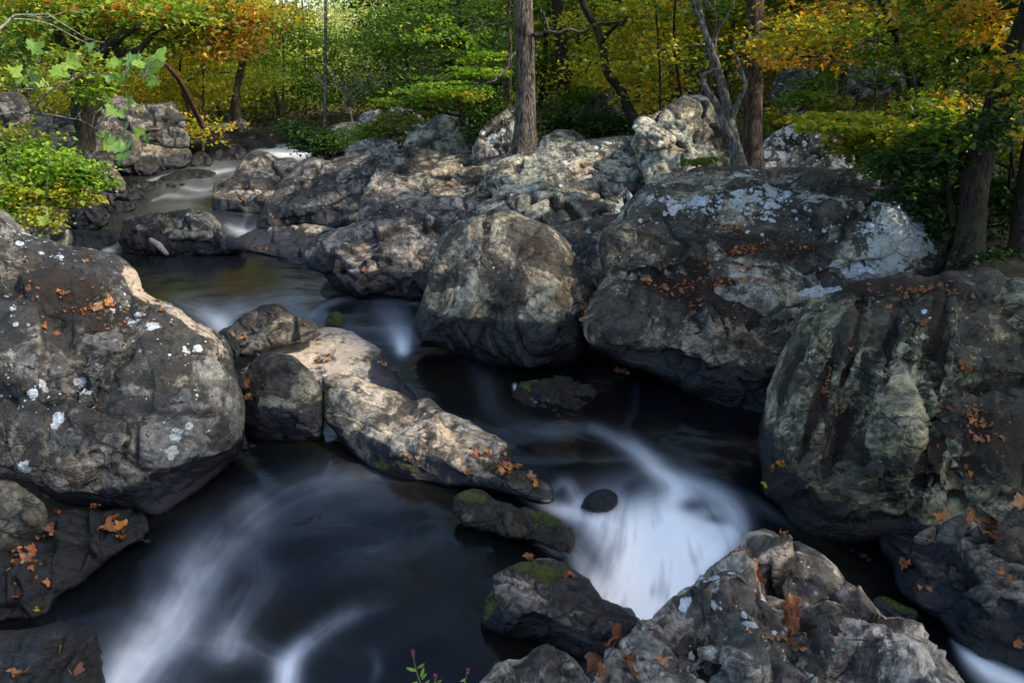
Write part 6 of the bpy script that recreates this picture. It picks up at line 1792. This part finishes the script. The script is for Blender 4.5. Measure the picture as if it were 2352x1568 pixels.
for (u, v, su, sv, n, size, lab) in CL:
    for k in range(n):
        put_leaf(u + _lr.uniform(-1, 1) * su, v + _lr.uniform(-1, 1) * sv, size, lab, lift=.01 * min(k, 4) * size * 5)
o = put_leaf(1760, 1115, .13, 'bright yellow leaf low on the massive olive boulder above the water', YMESH)
o = put_leaf(84, 1400, .10, 'narrow yellow leaf on the edge of the black ledge', YMESH)
o = put_leaf(137, 1490, .09, 'slim yellow leaf on the mossy corner ledge', YMESH)

# scraps of leaves on the mossy rocks, too many and small to count
for (u, v, su, sv, n) in [(1650,660,230,50,160),(1560,640,180,30,60),(1720,560,200,40,110),(2090,680,220,30,90),(2240,960,110,160,80),(1900,880,60,200,40),(200,700,200,70,50),(1150,1080,110,30,40),(1000,400,200,60,60),(1350,400,160,60,70),(750,430,120,60,50),(500,320,110,25,40),(60,1300,110,60,30),(1800,1450,250,120,30),(560,440,70,30,20)]:
    for k in range(n):
        a_, r_ = _lr.uniform(0, 6.28), abs(_lr.normal()) * .5
        put_leaf(u + math.cos(a_) * r_ * su, v + math.sin(a_) * r_ * sv, .035 + .05 * _lr.random() ** 2, 'scrap')
o = LITTER.build('leaf_litter', M_DRY, smooth=False)
tag(o, 'scattered scraps of brown and orange leaves lying on the boulders', 'leaf litter', kind='stuff')

# leaves floating on the dark water right of the mossy rock
for k in range(5):
    p = at_z(1415 + k * 6 + _lr.uniform(-6, 6), 853 + _lr.uniform(-4, 4), .02)
    o = bpy.data.objects.new('floating_leaf', LMESH[k]); sz = .13; o.scale = (sz, sz, sz); o.location = p.tolist(); o.rotation_euler = (.2, .1, k)
    COL.objects.link(o); tag(o, 'orange leaf floating in the small raft on the dark water', 'leaf', 'leaves floating on the pool')


def twig(name, label, pts, r):
    g = Geo()
    P = []
    for (u, v) in pts:
        s = surface(u, v, 6)
        if s is None:
            return
        P.append(s[0] + s[1] / np.linalg.norm(s[1]) * .025)
    g.tube(np.array(P), np.linspace(r, r * .4, len(P)), 5)
    tag(g.build(name, M_TWIG), label, 'twig')


twig('twig', 'bare forked twig lying on the dark leafy boulder', [(1748,694),(1775,697),(1798,705)], .006)
twig('twig', 'short grey twig among orange leaves on the dark leafy boulder', [(1640,560),(1655,572),(1668,585)], .006)
twig('twig', 'thin twig in front of the wedge stones', [(2105,1236),(2130,1238),(2146,1244)], .005)
g = Geo()
a, b = at(346,550,13.6), at(384,585,13.3)
g.tube([a, (a + b) / 2 + [0, 0, .03], b], [.035, .05, .03], 8, .3, 4)
tag(g.build('driftwood', M_TWIG), 'short stub of pale driftwood leaning on the paired rocks', 'driftwood')


# ------------------------------------------------------------------ flowering weeds at the bottom edge
def weed(label, top, base_, leaves, dist, spike=True):
    root = empty('flowering_weed', at(*base_, dist), label, 'weed', 'weeds at the bottom edge')
    g = Geo()
    P = np.array([at(*base_, dist), at((top[0] + base_[0]) / 2 - 4, (top[1] + base_[1]) / 2, dist), at(*top, dist)])
    pts, (rr,) = resample(P, [[.004, .003, .0015]], .03)
    g.tube(pts, rr, 6, col=(.18, .22, .05))
    g.build('stem', M_LEAF, root)
    for (u, v, du, dv) in leaves:
        a = at(u, v, dist); b = at(u + du, v + dv, dist - .03)
        d = b - a; L = np.linalg.norm(d); d /= L
        s = np.cross(d, [0.2, -1, .6]); s /= np.linalg.norm(s)
        n = np.cross(s, d)
        V = [a]; F = []
        for t in (.25, .5, .75):
            w = L * .13 * math.sin(t * math.pi) ** .7
            c = a + d * L * t + n * L * .06 * math.sin(t * 3)
            V += [c - s * w + n * w * .3, c, c + s * w + n * w * .3]
        V.append(b)
        F = [(0,1,2),(0,2,3),(1,4,5),(1,5,2),(2,5,6),(2,6,3),(4,7,8),(4,8,5),(5,8,9),(5,9,6),(7,10,8),(8,10,9)]
        lg = Geo(); lg.tri(np.array(V), np.array(F), (.22, .38, .07)); lg.build('leaf', M_LEAF, root, smooth=True)
    if spike:
        sg = Geo()
        rr_ = np.random.default_rng(int(top[0]))
        a = at(*top, dist)
        for k in range(34):
            c = a + np.array([0, 0, .001 * k - .012]) + rr_.normal(size=3) * .0035
            q = rr_.normal(size=(4, 3)) * .0035 + c
            sg.tri(q, np.array([(0,1,2),(0,2,3),(0,3,1),(1,3,2)]), [(.45,.10,.32),(.6,.25,.5)][k % 2])
        sg.build('flower_spike', M_LEAF, root)


weed('green weed with a pink flower spike and narrow leaves at the bottom edge', (948,1500), (975,1590), [(958,1540,-26,-8),(958,1534,18,-12),(966,1556,8,-26),(968,1560,12,-16),(972,1572,16,-12),(960,1566,-14,2)], 4.4)
weed('short weed with a small pink spike right of the taller weed', (1075,1542), (1060,1610), [(1070,1558,-14,6),(1066,1566,10,4),(1062,1575,-14,0)], 4.4)
weed('tiny weed tip peeping over the bottom edge between the two weeds', (1000,1556), (1012,1600), [(1006,1570,-10,-4),(1004,1566,12,-6)], 4.4)
